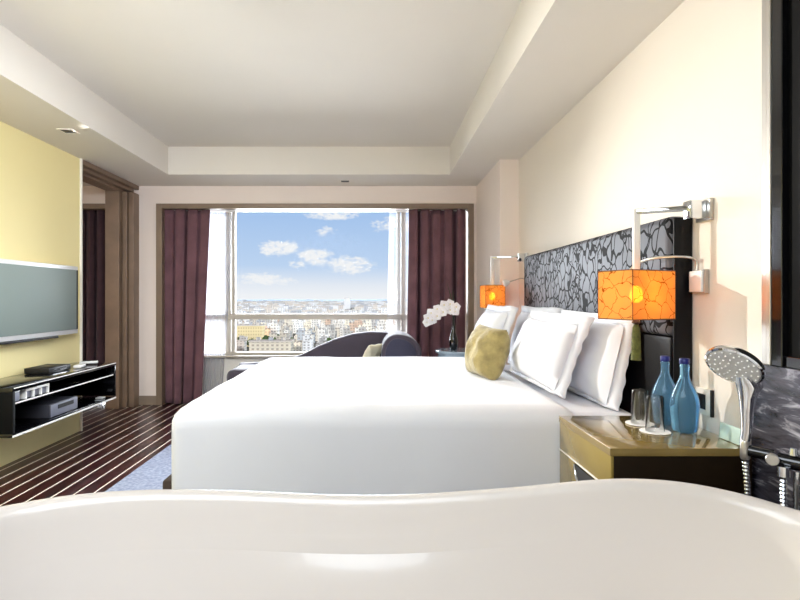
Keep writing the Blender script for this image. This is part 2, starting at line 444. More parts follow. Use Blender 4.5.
# ------------------------------------------------------------------ room shell
XL, XR, YB, ZC, ZT = -2.815, 1.385, 6.33, 2.6, 2.90
YF = -1.7
TX0, TX1, TY0, TY1 = -2.227, 0.805, 1.95, 5.74

struct('floor', bbox(-5.2, 1.65, YF - .1, 6.75, -0.1, 0.0), M['floor'], 'dark red-brown floor with thin white stripes running to the window', 'floor')

bm = bmesh.new()
box(bm, -5.2, TX0, YF - .1, 6.75, ZC, ZT + .2)
box(bm, TX1, 1.65, YF - .1, 6.75, ZC, ZT + .2)
box(bm, TX0, TX1, TY1, 6.75, ZC, ZT + .2)
box(bm, TX0, TX1, YF - .1, TY0, ZC, ZT + .2)
box(bm, TX0, TX1, TY0, TY1, ZT, ZT + .2)
struct('ceiling', bm, M['ceiling'], 'pale beige ceiling with a raised rectangular tray', 'ceiling')

bm = bbox(XR, 1.65, 1.951, 6.75, 0, 1.035)
box(bm, XR, 1.65, 1.89, 6.75, 1.035, ZC)
struct('wall_right', bm, M['wall_r'], 'cream wall behind the headboard', 'wall')
struct('wall_left', bbox(-3.08, XL, YF, 5.08, 0, ZC), M['wall_l'], 'yellow wall holding the television', 'wall')
struct('wall_front', bbox(-5.2, 1.65, YF - .2, YF, 0, ZC), M['white'], 'white wall behind the tub', 'wall')
bm = bmesh.new()
box(bm, -3.12, -2.59, YB, 6.75, 0, ZC)                 # pier between the two window recesses
box(bm, 1.17, XR, YB, 6.75, 0, ZC)
box(bm, -2.59, 1.17, YB, 6.75, 2.387, ZC)
box(bm, -5.2, -3.12, YB, 6.75, 2.387, ZC)
struct('wall_back', bm, M['wall_b'], 'pinkish beige wall around the window recess', 'wall')
bm = bmesh.new()
box(bm, -2.59, 1.17, 6.58, 6.75, 0, 0.545)
box(bm, -2.59, 1.17, 6.44, 6.58, 2.327, 2.387)
struct('wall_under_window', bm, M['white'], 'pale low wall under the window', 'wall')
struct('wall_far_left', bbox(-5.3, -5.2, YF, 6.75, 0, ZC), M['wall_b'], 'beige wall of the next room', 'wall')
# pilaster: a column standing out of the headboard wall, its window-side face splayed
bm = bmesh.new()
pts = [(1.20, 5.12), (XR, 5.12), (XR, YB), (1.205, YB)]
lo = [bm.verts.new((x, y, 0)) for x, y in pts]; hi = [bm.verts.new((x, y, ZC)) for x, y in pts]
bm.faces.new(lo); bm.faces.new(hi)
for i in range(4): bm.faces.new((lo[i], lo[(i + 1) % 4], hi[(i + 1) % 4], hi[i]))
struct('wall_pilaster', bm, M['wall_b'], 'pale column between the headboard wall and the window', 'column')

# bathroom end of the right wall
struct('wall_right_marble', bbox(1.375, 1.65, YF, 1.95, 0, 1.035, bev=0.002), M['marble'], 'charcoal veined marble wall beside the shower', 'wall')
struct('wall_right_dark', bbox(1.39, 1.65, YF, 1.889, 1.035, ZC), M['black'], 'black glass panel above the marble', 'wall')
bm = bmesh.new()
box(bm, 1.368, 1.39, 1.862, 1.888, 1.037, ZC, 0.003)
box(bm, 1.364, 1.39, 1.840, 1.859, 1.037, ZC, 0.003)
struct('trim_1', bm, M['brushed'], 'brushed steel upright strip at the end of the cream wall', 'trim')
bm = bmesh.new()
box(bm, 1.366, 1.39, 1.79, 1.837, 1.037, ZC, 0.003)
box(bm, 1.375, 1.39, 0.2, 1.789, 1.037, 1.075, 0.003)
struct('trim_2', bm, M['black_gl'], 'black frame of the dark panel', 'trim')

# window recess trims
def recess_trim(name, x0, x1, label):
    bm = bmesh.new()
    box(bm, x0, x0 + .07, 6.30, 6.42, 0, 2.387, .004)
    box(bm, x1 - .07, x1, 6.30, 6.42, 0, 2.387, .004)
    box(bm, x0 + .07, x1 - .07, 6.30, 6.42, 2.327, 2.387, .004)
    return struct(name, bm, M['trim'], label, 'trim')
recess_trim('trim_3', -2.59, 1.17, 'taupe surround of the big window recess')
recess_trim('trim_4', -5.15, -3.12, 'taupe surround of the curtain in the next room')
struct('trim_5', bbox(-2.83, -2.798, 5.082, 5.10, 0, ZC), M['white'], 'pale corner strip on the end of the yellow wall', 'trim')
struct('baseboard_back', bbox(-2.80, -2.59, 6.315, YB, 0, .11, bev=.003), M['baseb'], 'taupe baseboard under the beige wall', 'baseboard')
# door frame in the left wall
bm = bmesh.new()
box(bm, -3.09, -2.93, 6.10, YB, 0, 2.5, .004)
box(bm, -2.925, -2.87, 6.16, YB, 0, 2.5, .006)
box(bm, -2.865, -2.80, 6.19, YB, 0, 2.5, .006)
box(bm, -3.09, -2.93, 5.10, YB, 2.50, ZC, .004)
box(bm, -2.925, -2.86, 5.10, YB, 2.52, ZC, .006)
box(bm, -2.855, -2.80, 5.10, YB, 2.55, ZC, .006)
struct('door_1', bm, M['wood_jamb'], 'brown wooden frame of the wide opening beside the yellow wall', 'door frame')

# window
wy0, wy1 = 6.60, 6.68
win = bpy.data.objects.new('window_1', None); COL.objects.link(win); W['window_1'] = V((0, 0, 0))
win['kind'] = 'structure'; win['label'] = 'wide window with pale frame overlooking the city'; win['category'] = 'window'
bm = bmesh.new()
box(bm, -2.59, 1.17, wy0, wy1, .545, .60, .004)
box(bm, -2.59, 1.17, wy0, wy1, 2.345, 2.387, .004)
box(bm, -2.59, -2.53, wy0, wy1, .6, 2.345, .004); box(bm, 1.11, 1.17, wy0, wy1, .6, 2.345, .004)
struct('window_frame', bm, M['alu'], parent=win)
bm = bmesh.new()
box(bm, -1.845, -1.79, wy0 - .02, wy1, .6, 2.345, .004); box(bm, -1.775, -1.735, wy0, wy1, .6, 2.345, .004)
box(bm, .27, .31, wy0, wy1, .6, 2.345, .004); box(bm, .325, .38, wy0 - .02, wy1, .6, 2.345, .004)
struct('mullion', bm, M['alu'], parent=win)
bm = bmesh.new(); box(bm, -2.53, 1.11, wy0 - .03, wy1 + .01, 1.005, 1.075, .004)
struct('transom', bm, M['alu'], parent=win)
for a, b in ((-2.53, -1.845), (-1.735, .27), (.38, 1.11)):
    for c, d in ((.6, 1.005), (1.075, 2.345)):
        struct('pane', bbox(a, b, 6.636, 6.640, c, d), M['pane'], parent=win)
struct('trim_6', bbox(-2.55, 1.13, 6.50, 6.58, .545, .565), M['alu'], 'pale window sill ledge', 'sill')

# ------------------------------------------------------------------ curtains
def curtain(name, mat, t0, t1, b0, b1, yc, z0, z1, nf, amp, label, cat, seed=0, solid=0.006, curve=1.0, nu=140, ease=0.0):
    rnd = random.Random(seed)
    ph = [rnd.uniform(0, 6) for _ in range(6)]
    def fn(u, v):
        s = v ** curve
        x0 = t0 + (b0 - t0) * s; x1 = t1 + (b1 - t1) * s
        uu = u + 0.035 * math.sin(2 * PI * u * 1.4 + ph[0]) + .012 * v * math.sin(2 * PI * u * 3.7 + ph[3])
        x = x0 + (x1 - x0) * min(max(uu, -.01), 1.01)
        fw = (x1 - x0) / nf
        if amp > .03: x += -.22 * fw * math.sin(2 * (2 * PI * nf * uu + ph[2])) * (1 if amp > .03 else 0)
        a = amp * (0.6 + 0.4 * math.sin(2 * PI * u * 1.6 + ph[1])) * (.75 + .25 * v)
        y = yc + a * math.sin(2 * PI * nf * uu + ph[2] + .5 * v * math.sin(5 * u + ph[4])) + .25 * a * math.sin(2 * PI * nf * 2.1 * uu + ph[5])
        return V((x, y, z1 + (z0 - z1) * v))
    bm = bmesh.new(); surf(bm, fn, nu, 30)
    o = obj(name, bm, mat, smooth=80, recalc=False, solid=solid)
    return tag(o, label, cat)

curtain('curtain', M['plum'], -2.535, -1.97, -2.52, -2.08, 6.42, .012, 2.326, 3.8, .105, 'plum velvet curtain at the door side of the big window', 'curtain', 3)
curtain('curtain', M['plum'], .37, 1.11, .36, 1.10, 6.42, .012, 2.326, 5.2, .105, 'plum velvet curtain behind the white orchid', 'curtain', 8)
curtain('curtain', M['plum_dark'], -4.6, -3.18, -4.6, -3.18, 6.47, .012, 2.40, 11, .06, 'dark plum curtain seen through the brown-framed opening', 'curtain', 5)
curtain('sheer_curtain', M['sheer'], -2.06, -1.74, -2.12, -1.88, 6.545, .012, 2.315, 9, .012, 'white sheer curtain gathered beside the door-side plum curtain', 'sheer curtain', 12, .0015, 1.4)
curtain('sheer_curtain', M['sheer_r'], .17, .45, .13, .45, 6.545, .012, 2.315, 7, .012, 'white sheer curtain gathered above the arm of the chaise', 'sheer curtain', 14, .0015, .8)

# ------------------------------------------------------------------ television wall
tv = thing('television', 'flat television with a pale frame hung on the yellow wall', 'television', (XL, 4.4, 1.0))
TY_, TYE = 3.84, 4.92
bm = bbox(-2.80, -2.74, TY_, TYE, .945, 1.56, bev=.008)
obj('bezel', bm, M['silver'], tv)
obj('screen', bbox(-2.741, -2.734, TY_ + .028, TYE - .035, .985, 1.525, bev=.002), M['screen'], tv, label='switched-off screen, room reflection put into its grey-green colour')
obj('side_edge', bbox(-2.79, -2.736, TYE - .033, TYE - .008, .985, 1.525, bev=.002), M['black_pl'], tv)
obj('port_cover', bbox(-2.79, -2.755, TYE + .0005, TYE + .012, 1.09, 1.15, bev=.003), M['black_pl'], tv)
bm = bbox(-2.78, -2.742, TY_ + .06, TYE - .3, .925, .944, bev=.003)
obj('speaker_bar', bm, M['black_pl'], tv)
obj('wall_plate', bbox(XL + .0004, -2.80, 4.2, 4.6, 1.1, 1.4), M['black_pl'], tv)

con = thing('media_console', 'floating black gloss console with white edges under the television', 'console', (-2.6, 4.28, .335))
cx0, cx1, cy0, cy1 = XL + .002, -2.42, 3.56, 4.98
obj('top_panel', bbox(cx0, cx1, cy0, cy1, .640, .667, bev=.002), M['black_gl'], con)
obj('bottom_panel', bbox(cx0, cx1, cy0, cy1, .335, .360, bev=.002), M['black_gl'], con)
obj('middle_shelf', bbox(cx0 + .02, cx1 - .004, cy0 + .025, cy1 - .03, .553, .565, bev=.001), M['black_gl'], con)
obj('end_panel', bbox(cx0, cx1, cy0, cy0 + .024, .361, .639, bev=.001), M['black'], con)
obj('end_panel', bbox(cx0, cx1, cy1 - .024, cy1, .361, .639, bev=.001), M['black_gl'], con)
obj('back_panel', bbox(cx0, cx0 + .015, cy0 + .025, cy1 - .025, .361, .639), M['black'], con)
obj('edge_strip', bbox(cx1 - .001, cx1 + .002, cy0 + .01, cy1, .660, .667), M['whiteedge'], con, label='thin white front edge')
obj('edge_strip', bbox(cx1 - .004, cx1 - .001, cy0 + .03, cy1 - .05, .556, .565), M['whiteedge'], con, label='thin white front edge')
obj('edge_strip', bbox(cx1 - .004, cx1 + .002, cy0, cy1, .335, .349), M['whiteedge'], con, label='thick white bottom edge')
# things on and in the console
t = thing('set_top_box', 'flat black set-top box on the console top', 'set-top box', (-2.66, 4.37, .668))
obj('body', bbox(-2.78, -2.58, 4.22, 4.52, .668, .712, bev=.004), M['black_pl'], t)
obj('display', bbox(-2.58, -2.577, 4.27, 4.46, .682, .70), M['black_gl'], t)
t = thing('remote_control', 'silver remote control at the far end of the console', 'remote control', (-2.66, 4.86, .668))
R = Matrix.Rotation(math.radians(20), 4, 'Z')
obj('body', tbox(-2.62, 4.88, .681, .15, .045, .024, R, .008, 3), M['silver'], t)
obj('keypad', tbox(-2.64, 4.873, .694, .07, .03, .004, R, .001), M['black_pl'], t)
t = thing('telephone_handset', 'small white handset lying near the black set-top box', 'handset', (-2.56, 4.62, .668))
obj('body', tbox(-2.56, 4.62, .682, .06, .15, .026, Matrix.Rotation(.2, 4, 'Z'), .01, 3), M['white_gloss'], t)
t = thing('disc_player', 'grey disc player on the lower shelf of the console', 'disc player', (-2.6, 4.14, .361))
obj('body', bbox(-2.76, -2.455, 4.02, 4.40, .361, .462, bev=.006), M['player'], t)
obj('front_panel', bbox(-2.455, -2.45, 4.03, 4.39, .366, .457, bev=.001), M['greybox'], t)
obj('disc_slot', bbox(-2.45, -2.447, 4.12, 4.33, .415, .445), M['black_pl'], t)
t = thing('storage_box', 'pale grey box at the near end of the console shelf', 'box', (-2.5, 3.63, .566))
obj('body', bbox(-2.60, -2.44, 3.60, 3.66, .566, .628, bev=.003), M['greybox'], t)
obj('lid', bbox(-2.605, -2.436, 3.597, 3.664, .6285, .637, bev=.002), M['silver'], t)
t = thing('snack_rack', 'white three-compartment rack on the upper console shelf', 'rack', (-2.5, 3.86, .566))
for i in range(4):
    y = 3.72 + i * .085
    obj('divider', bbox(-2.60, -2.435, y, y + .008, .566, .617), M['white_gloss'], t)
for i in range(3):
    y = 3.73 + i * .085
    obj('drawer_front', bbox(-2.46, -2.45, y + .001, y + .073, .568, .613, bev=.001), M['greybox'], t)
obj('rack_top', bbox(-2.60, -2.433, 3.718, 3.985, .6175, .634, bev=.002), M['white_gloss'], t)
tag(obj('trinket', bbox(-2.52, -2.46, 4.80, 4.87, .361, .372, bev=.004), M['silver']), 'small silver tray on the lower console shelf, far end', 'tray')

# ------------------------------------------------------------------ rug
tag(obj('rug', bbox(-1.75, .8, 2.2, 4.9, .001, .018, bev=.006), M['rug']), 'pale blue-grey rug under the bed', 'rug')

# ------------------------------------------------------------------ bed
bed = thing('bed', 'large bed with a smooth white duvet facing the television', 'bed', (.1, 3.5, 0.018))
obj('bed_base', bbox(-1.05, 1.20, 2.62, 4.46, .07, .372, bev=.015), M['base_br'], bed)
for sx in (-.95, 1.1):
    for sy in (2.62, 4.40):
        bm = bmesh.new(); tube(bm, [(sx, sy, .0185), (sx, sy, .07)], [.022, .03], 12); obj('leg', bm, M['darkwood'], bed)
obj('mattress', bbox(-.86, 1.27, 2.54, 4.48, .401, .70, bev=.05, seg=4), M['pillow'], bed, label='white fitted sheet over the mattress')

def soft_slab(x0, x1, y0, y1, z0, z1, rad, nx, ny, seed, amp=.006, flare=0.0):
    """open-bottomed cloth lying over a mattress: closed cross-section with rounded edges"""
    bm = bmesh.new()
    cx, cy = (x0 + x1) / 2, (y0 + y1) / 2
    hx, hy = (x1 - x0) / 2, (y1 - y0) / 2
    drop = z1 - z0
    # arc-length parameterised profile from centre out to hem
    def prof(t, h):
        flat = h - rad
        if t <= flat: return t, 0.0
        arc = rad * PI / 2
        if t <= flat + arc:
            a = (t - flat) / rad
            return flat + rad * math.sin(a), rad * (1 - math.cos(a))
        return h, rad + (t - flat - arc)
    tx = hx - rad + rad * PI / 2 + drop - rad
    ty = hy - rad + rad * PI / 2 + drop - rad
    def fn(u, v):
        a = (u * 2 - 1) * tx; b = (v * 2 - 1) * ty
        px, dx = prof(abs(a), hx); py, dy = prof(abs(b), hy)
        px = math.copysign(px, a); py = math.copysign(py, b)
        d = min((dx ** 4 + dy ** 4) ** .25, drop)
        # round the corner in plan
        if dx > 0 and dy > 0:
            q = min(dx, dy) / drop
            px -= math.copysign(min(.05, q * .10), a); py -= math.copysign(min(.05, q * .10), b)
        z = z1 - d
        p = V((cx + px, cy + py, z))
        n1 = noise.noise(V((p.x * 1.7, p.y * 1.7, seed))) ; n2 = noise.noise(V((p.x * 5.5, p.y * 5.5, seed + z * 3)))
        fall = d / drop
        p.z += (amp * 1.6 * n1 + amp * .6 * n2) * (1 - fall)
        if dy > rad * .5: p.y += math.copysign((.014 * noise.noise(V((p.x * 4.0, seed, z * 1.3))) + flare) * fall, b)
        if dx > rad * .5: p.x += math.copysign((.014 * noise.noise(V((seed, p.y * 4.0, z * 1.3))) + flare) * fall, a)
        # soft crown
        p.z += .012 * (1 - (px / hx) ** 2) * (1 - (py / hy) ** 2)
        return p
    surf(bm, fn, nx, ny)
    return bm
obj('duvet', soft_slab(-.94, .93, 2.44, 4.60, .35, .762, .075, 90, 100, 3.3, .006, .0), M['duvet'], bed, smooth=80, solid=.012)
# sheet turned back by the pillows
obj('top_sheet', soft_slab(.80, 1.262, 2.50, 4.52, .52, .712, .05, 40, 90, 9.1, .007, .008), M['pillow'], bed, smooth=80, solid=.004)

hb = thing('headboard', 'tall headboard in silver and black floral fabric fixed to the cream wall', 'headboard', (1.34, 3.48, 0))
obj('fabric_panel', bbox(1.285, XR - .004, 2.33, 4.62, 1.10, 1.632, bev=.035, seg=5), M['headboard'], hb)
obj('lower_panel', bbox(1.292, XR - .004, 2.335, 4.615, .02, 1.099, bev=.01, seg=2), M['leather'], hb, label='plain black lower panel')
obj('end_panel', bbox(1.30, XR - .004, 2.318, 2.328, .02, 1.622, bev=.004), M['leather'], hb, label='black leather end')

# ------------------------------------------------------------------ pillows
def pillow(name, label, cat, centre, half_w, half_h, thick, lean, yaw, mat, seed, flange=.045, roll=0.0, group=None):
    """half_w along the headboard, half_h up; lean = tilt back from upright; yaw turns it about z"""
    T = Matrix.Translation(centre) @ Matrix.Rotation(yaw, 4, 'Z') @ Matrix.Rotation(lean, 4, 'Y') @ Matrix.Rotation(roll, 4, 'X')
    t = thing(name, label, cat, (centre[0], centre[1], centre[2] - half_h), group)
    def shape(sgn):
        def fn(u, v):
            a = u * 2 - 1; b = v * 2 - 1
            e = max(0.0, (1 - abs(a) ** 2.6) * (1 - abs(b) ** 2.6))
            pin = 1 - .06 * (a * a * (1 - abs(b)) * 0 + 0)
            y = a * half_w * (1 - .05 * (1 - b * b) * abs(a) ** 3 * -1 - .05 * (1 - abs(b)) * abs(a))
            z = b * half_h * (1 - .05 * (1 - abs(a)) * abs(b))
            n = noise.noise(V((a * 1.6 + seed, b * 1.6, seed))) * .018 + noise.noise(V((a * 4 + seed, b * 4, 2.0))) * .006
            x = sgn * (thick / 2 * e ** .48) + n * e ** .5
            z -= .03 * half_h * (1 - e) * 0
            return T @ V((x, y, z))
        return fn
    bm = bmesh.new(); surf(bm, shape(-1), 28, 24); surf(bm, shape(1), 28, 24)
    bmesh.ops.remove_doubles(bm, verts=bm.verts, dist=.0008)
    body = obj('cover', bm, mat, t, smooth=80)
    if flange > 0:
        bm = bmesh.new()
        k = 160
        inner, outer = [], []
        for i in range(k):
            s = 4 * i / k
            q, f = int(s) % 4, s % 1
            c = [(-1, -1), (1, -1), (1, 1), (-1, 1)]
            a0, a1 = c[q], c[(q + 1) % 4]
            a = a0[0] + (a1[0] - a0[0]) * f; b = a0[1] + (a1[1] - a0[1]) * f
            sh_y = (1 - .05 * (1 - abs(b)) * abs(a)); sh_z = (1 - .05 * (1 - abs(a)) * abs(b))
            w = .003 * math.sin(i * .9 + seed) + .007 * noise.noise(V((i * .21, seed, 0)))
            w += .045 * max(0.0, (-a - .8) / .2) ** 1.5
            inner.append(bm.verts.new(T @ V((0, a * half_w * sh_y * .985, b * half_h * sh_z * .985))))
            ex = flange
            outer.append(bm.verts.new(T @ V((w, a * (half_w * sh_y + ex), max(b * (half_h * sh_z + ex), -half_h - .012)))))
        for i in range(k):
            j = (i + 1) % k
            bm.faces.new((inner[i], inner[j], outer[j], outer[i]))
        obj('flange', bm, mat, t, smooth=80, solid=.004)
    return t
WP = M['pillow']
def lp(name, label, xb, zt_x, y0, y1, zb, zt, thick, mat, seed, flange=.045, yaw=0.0, cat='pillow', group=None):
    """pillow whose foot is at x=xb and head at x=zt_x"""
    h = math.hypot(zt_x - xb, zt - zb) / 2
    lean = math.atan2(zt_x - xb, zt - zb)
    return pillow(name, label, cat, ((xb + zt_x) / 2, (y0 + y1) / 2, (zb + zt) / 2), (y1 - y0) / 2, h, thick, lean, yaw, mat, seed, flange, 0.0, group)
lp('pillow', 'white pillow against the headboard beside the water glasses', 1.135, 1.225, 2.62, 3.46, .745, 1.14, .15, WP, 2.2, .055)
lp('pillow', 'large white pillow leaning in front of the one beside the glasses', 0.925, 1.05, 2.76, 3.60, .785, 1.135, .21, WP, 5.7, .055)
lp('pillow', 'white pillow against the headboard on the window side of the bed', 1.10, 1.205, 3.62, 4.36, .745, 1.16, .16, WP, 8.4, .05)
lp('pillow', 'white pillow leaning behind the olive gold cushion', .80, .945, 3.78, 4.48, .785, 1.17, .17, WP, 11.9, .05)
pillow('cushion', 'olive gold velvet cushion propped before the white pillows', 'cushion', (.715, 3.42, .925), .165, .165, .21, .24, math.radians(20), M['gold_cush'], 4.4, 0, math.radians(4))

# ------------------------------------------------------------------ nightstand by the tub
ns = thing('nightstand', 'gold lacquered nightstand with dark side beside the tub', 'nightstand', (1.11, 2.15, 0))
nx0, nx1, ny0, ny1, nz = .84, 1.345, 1.90, 2.425, .735
nb = 1.281
bm = bmesh.new(); o2 = [(nx0 - .003, ny0 - .003), (nx1, ny0 - .003), (nx1, 2.314), (nb, 2.314), (nb, ny1), (nx0 - .003, ny1)]
f = bm.faces.new([bm.verts.new((x, y, nz - .028)) for x, y in o2])
r = bmesh.ops.extrude_face_region(bm, geom=[f])
for v in r['geom']:
    if isinstance(v, bmesh.types.BMVert): v.co.z = nz
bmesh.ops.recalc_face_normals(bm, faces=bm.faces)
bmesh.ops.bevel(bm, geom=[e for e in bm.edges if abs(e.verts[0].co.z - nz) < 1e-6 and abs(e.verts[1].co.z - nz) < 1e-6], offset=.003, segments=2, affect='EDGES', profile=.5)
obj('top', bm, M['gold_top'], ns, label='glossy bronze-gold top')
obj('side_panel', bbox(nx0 + .012, nx1, ny0, ny0 + .02, .05, nz - .029, bev=.002), M['bronze_dark'], ns, label='very dark brown side')
obj('side_panel', bbox(nx0 + .012, nb, ny1 - .02, ny1, .05, nz - .029, bev=.002), M['bronze_dark'], ns, label='very dark brown side')
obj('back_panel', bbox(nb - .02, nb, ny0 + .021, ny1 - .021, .05, nz - .029), M['bronze_dark'], ns)
obj('bottom_panel', bbox(nx0 + .012, nb - .021, ny0 + .021, ny1 - .021, .05, .07), M['bronze_dark'], ns)
d1 = obj('drawer', bbox(nx0, nx0 + .0115, ny0, ny1, .582, nz - .030, bev=.002), M['gold'], ns)
obj('edge_strip', bbox(nx0 - .004, nx0 - .0005, ny0, ny1, .582, .588), M['whiteedge'], d1, label='painted highlight along the lower edge')  # white strip stands in for the highlight on the drawer edge
d2 = obj('drawer', bbox(nx0, nx0 + .0115, ny0, ny1, .30, .578, bev=.002), M['gold'], ns)
d3 = obj('drawer', bbox(nx0, nx0 + .0115, ny0, ny1, .06, .297, bev=.002), M['gold'], ns)
pts = []
for i in range(17):
    a = PI * i / 16; pts.append((nx0 - .006, 2.12 + .11 * math.cos(a), .577 - .085 * math.sin(a)))
bm = bmesh.new(); vs = [bm.verts.new(p) for p in pts]; f = bm.faces.new(vs)
r = bmesh.ops.extrude_face_region(bm, geom=[f])
for v in r['geom']:
    if isinstance(v, bmesh.types.BMVert): v.co.x += .006
hd = obj('handle', bm, M['black_gl'], d2, label='black half-moon finger pull')
bm = bmesh.new(); tube(bm, pts, .004, 8); obj('rim', bm, M['chrome'], d2, label='chrome rim of the finger pull')
obj('plinth', bbox(nx0 + .05, nb - .03, ny0 + .03, ny1 - .03, 0, .05), M['black'], ns)

def bottle(x, y, label, s=1.0, rz=0):
    t = thing('water_bottle', label, 'bottle', (x, y, nz + .001), 'blue water bottles')
    pr = [(0, .004), (.030, .0), (.043, .004), (.046, .014), (.049, .05), (.053, .095), (.0525, .12), (.048, .145), (.038, .172),
          (.027, .195), (.0195, .212), (.0165, .225), (.0158, .255), (.0175, .258), (.0175, .264), (.0155, .266), (.0155, .27), (0, .27)]
    obj('glass_body', L_([(r * s, z * s) for r, z in pr], (x, y, nz + .001), 40), M['bottle'], t, smooth=60)
    cp = [(0, .2705), (.0185, .2705), (.019, .273), (.019, .289), (.017, .292), (0, .292)]
    obj('cap', L_([(r * s, z * s) for r, z in cp], (x, y, nz + .001), 28), M['cap'], t, label='dark navy cap')
    return t
bottle(1.240, 2.135, 'blue glass water bottle nearest the tub', 1.0)
bottle(1.238, 2.275, 'blue glass water bottle standing behind the other bottle', .98)
def tumbler(x, y, label, clabel):
    c = obj('coaster', L_([(0, 0), (.055, 0), (.057, .002), (.055, .004), (0, .004)], (x, y, nz + .001), 40), M['coaster'])
    tag(c, clabel, 'coaster', 'white coasters')
    z0 = nz + .0055
    pr = [(.0345, 0), (.0355, .001), (.0345, .03), (.0325, .125), (.031, .138), (.028, .141), (0, .141), (0, .128), (.026, .127), (.0295, .120), (.0325, .03), (.0335, .001), (.0345, 0)]
    o = obj('drinking_glass', L_(pr, (x, y, z0), 36), M['glass'], smooth=60)
    tag(o, label, 'glass', 'upturned water glasses')
tumbler(1.124, 2.262, 'upturned clear glass farther from the tub, left of the bottles', 'round white coaster under the glass farther from the tub')
tumbler(1.118, 2.128, 'upturned clear glass nearer the tub, beside the front bottle', 'round white coaster under the glass nearer the tub')
t = thing('notepad', 'pale green notepad propped at the back edge of the nightstand, behind the shower handle', 'notepad', (1.325, 1.985, nz + .0005))
obj('cover', tbox(1.322, 1.985, nz + .031, .006, .115, .060, Matrix.Rotation(.1, 4, 'Y'), .002), M['note'], t)
obj('pages', tbox(1.3285, 1.985, nz + .0295, .006, .11, .055, Matrix.Rotation(.1, 4, 'Y')), M['coaster'], t)
# wall socket
t = thing('wall_socket', 'white wall socket with black insert beside the water bottles', 'socket', (XR, 2.24, .78))
obj('plate', bbox(XR - .011, XR - .0005, 2.185, 2.305, .782, .892, bev=.003), M['socket'], t)
obj('insert', bbox(XR - .014, XR - .0112, 2.215, 2.285, .805, .868, bev=.001), M['black_pl'], t)
obj('side_edge', bbox(XR - .012, XR - .0005, 2.176, 2.1845, .782, .892), M['black_pl'], t)  # black strip stands in for the shaded side of the plate

# ------------------------------------------------------------------ wall lamps
def wall_lamp(yb, cx, cy, yaw, label, s=1.0):
    t = thing('wall_lamp', label, 'lamp', (XR, yb, 1.40), 'amber swing-arm wall lamps')
    za = 1.645
    obj('wall_plate', bbox(XR - .018, XR - .0005, yb - .05, yb + .05, za - .055, za + .035, bev=.003), M['brushed'], t)
    obj('hinge_block', bbox(XR - .085, XR - .0185, yb - .027, yb + .027, za - .045, za + .03, bev=.004), M['chrome'], t)
    A = V((XR - .075, yb, za)); B = V((cx, cy, za))
    d = (B - A); ln = d.length; ang = math.atan2(d.y, d.x)
    obj('arm', tbox((A.x + B.x) / 2, (A.y + B.y) / 2, za, ln, .012, .022, Matrix.Rotation(ang, 4, 'Z'), .002), M['chrome'], t)
    zt, zb = 1.386, 1.180
    obj('drop_arm', tbox(cx, cy, (za + .011 + zt - .01) / 2, .034, .012, za + .011 - zt + .01, Matrix.Rotation(.35, 4, 'Z'), .002), M['white_gloss'], t)
    R = Matrix.Rotation(yaw, 4, 'Z')
    hx, hy = .13, .088
    cc = V((cx + .0, cy, 0))
    bm = bmesh.new()
    lo, hi = [], []
    for a, b in ((-1, -1), (1, -1), (1, 1), (-1, 1)):
        p = R @ V((a * hx, b * hy, 0)) + cc
        lo.append(bm.verts.new((p.x, p.y, zb))); hi.append(bm.verts.new((p.x, p.y, zt)))
    for i in range(4): bm.faces.new((lo[i], lo[(i + 1) % 4], hi[(i + 1) % 4], hi[i]))
    sh = obj('lamp_shade', bm, M['shade'], t, smooth=0, solid=.002)
    bm = bmesh.new()
    cs = [R @ V((a * hx, b * hy, 0)) + cc for a, b in ((-1, -1), (1, -1), (1, 1), (-1, 1))]
    for z in (zb, zt):
        for i in range(4):
            p, q = cs[i], cs[(i + 1) % 4]; tube(bm, [(p.x, p.y, z), (q.x, q.y, z)], .0022, 6)
    for p in cs: tube(bm, [(p.x, p.y, zb), (p.x, p.y, zt)], .0018, 6)
    tube(bm, [(cs[0].x, cs[0].y, zt), (cs[2].x, cs[2].y, zt)], .003, 6); tube(bm, [(cs[1].x, cs[1].y, zt), (cs[3].x, cs[3].y, zt)], .003, 6)
    obj('shade_frame', bm, M['bead'], sh, label='dark wire frame')
    bm = L_([(0, 1.376), (.016, 1.376), (.016, 1.33), (.012, 1.325), (0, 1.325)], (cx, cy, 0), 20); obj('bulb_holder', bm, M['black_pl'], t)
    m = pmat('bulb_glow', (255, 220, 160), .4, emit=(255, 222, 165), estr=20)
    obj('bulb', L_([(0, 1.3245), (.012, 1.322), (.024, 1.30), (.028, 1.28), (.022, 1.258), (.010, 1.25), (0, 1.249)], (cx, cy, 0), 20), m, t)
    return t, cx, cy, zb
yaw = math.atan2(.11, .237)
lt, lx, ly, lzb = wall_lamp(2.225, 1.135, 2.315, yaw, 'amber square-shade wall lamp above the water glasses, olive tassel below')
# tassel hanging from the near shade
tx, ty = 1.085, 2.215
ta = obj('tassel', L_([(0, 1.162), (.008, 1.16), (.014, 1.147), (.0165, 1.12), (.0195, 1.02), (.020, 1.012), (0, 1.012)], (tx, ty, 0), 24), M['tassel'], lt, label='olive green fringe')
obj('bead', L_([(0, 1.182), (.008, 1.18), (.017, 1.172), (.017, 1.166), (.008, 1.161), (0, 1.1605)], (tx, ty, 0), 20), M['bead'], ta)
bm = bmesh.new(); tube(bm, [(tx, ty, 1.181), (tx + .02, ty + .02, 1.1815), (lx, ly, 1.2)], .0015, 6); obj('cord', bm, M['bead'], ta)
wall_lamp(4.86, 1.085, 4.93, PI / 2, 'amber square-shade wall lamp by the pale column, on the window side of the bed')

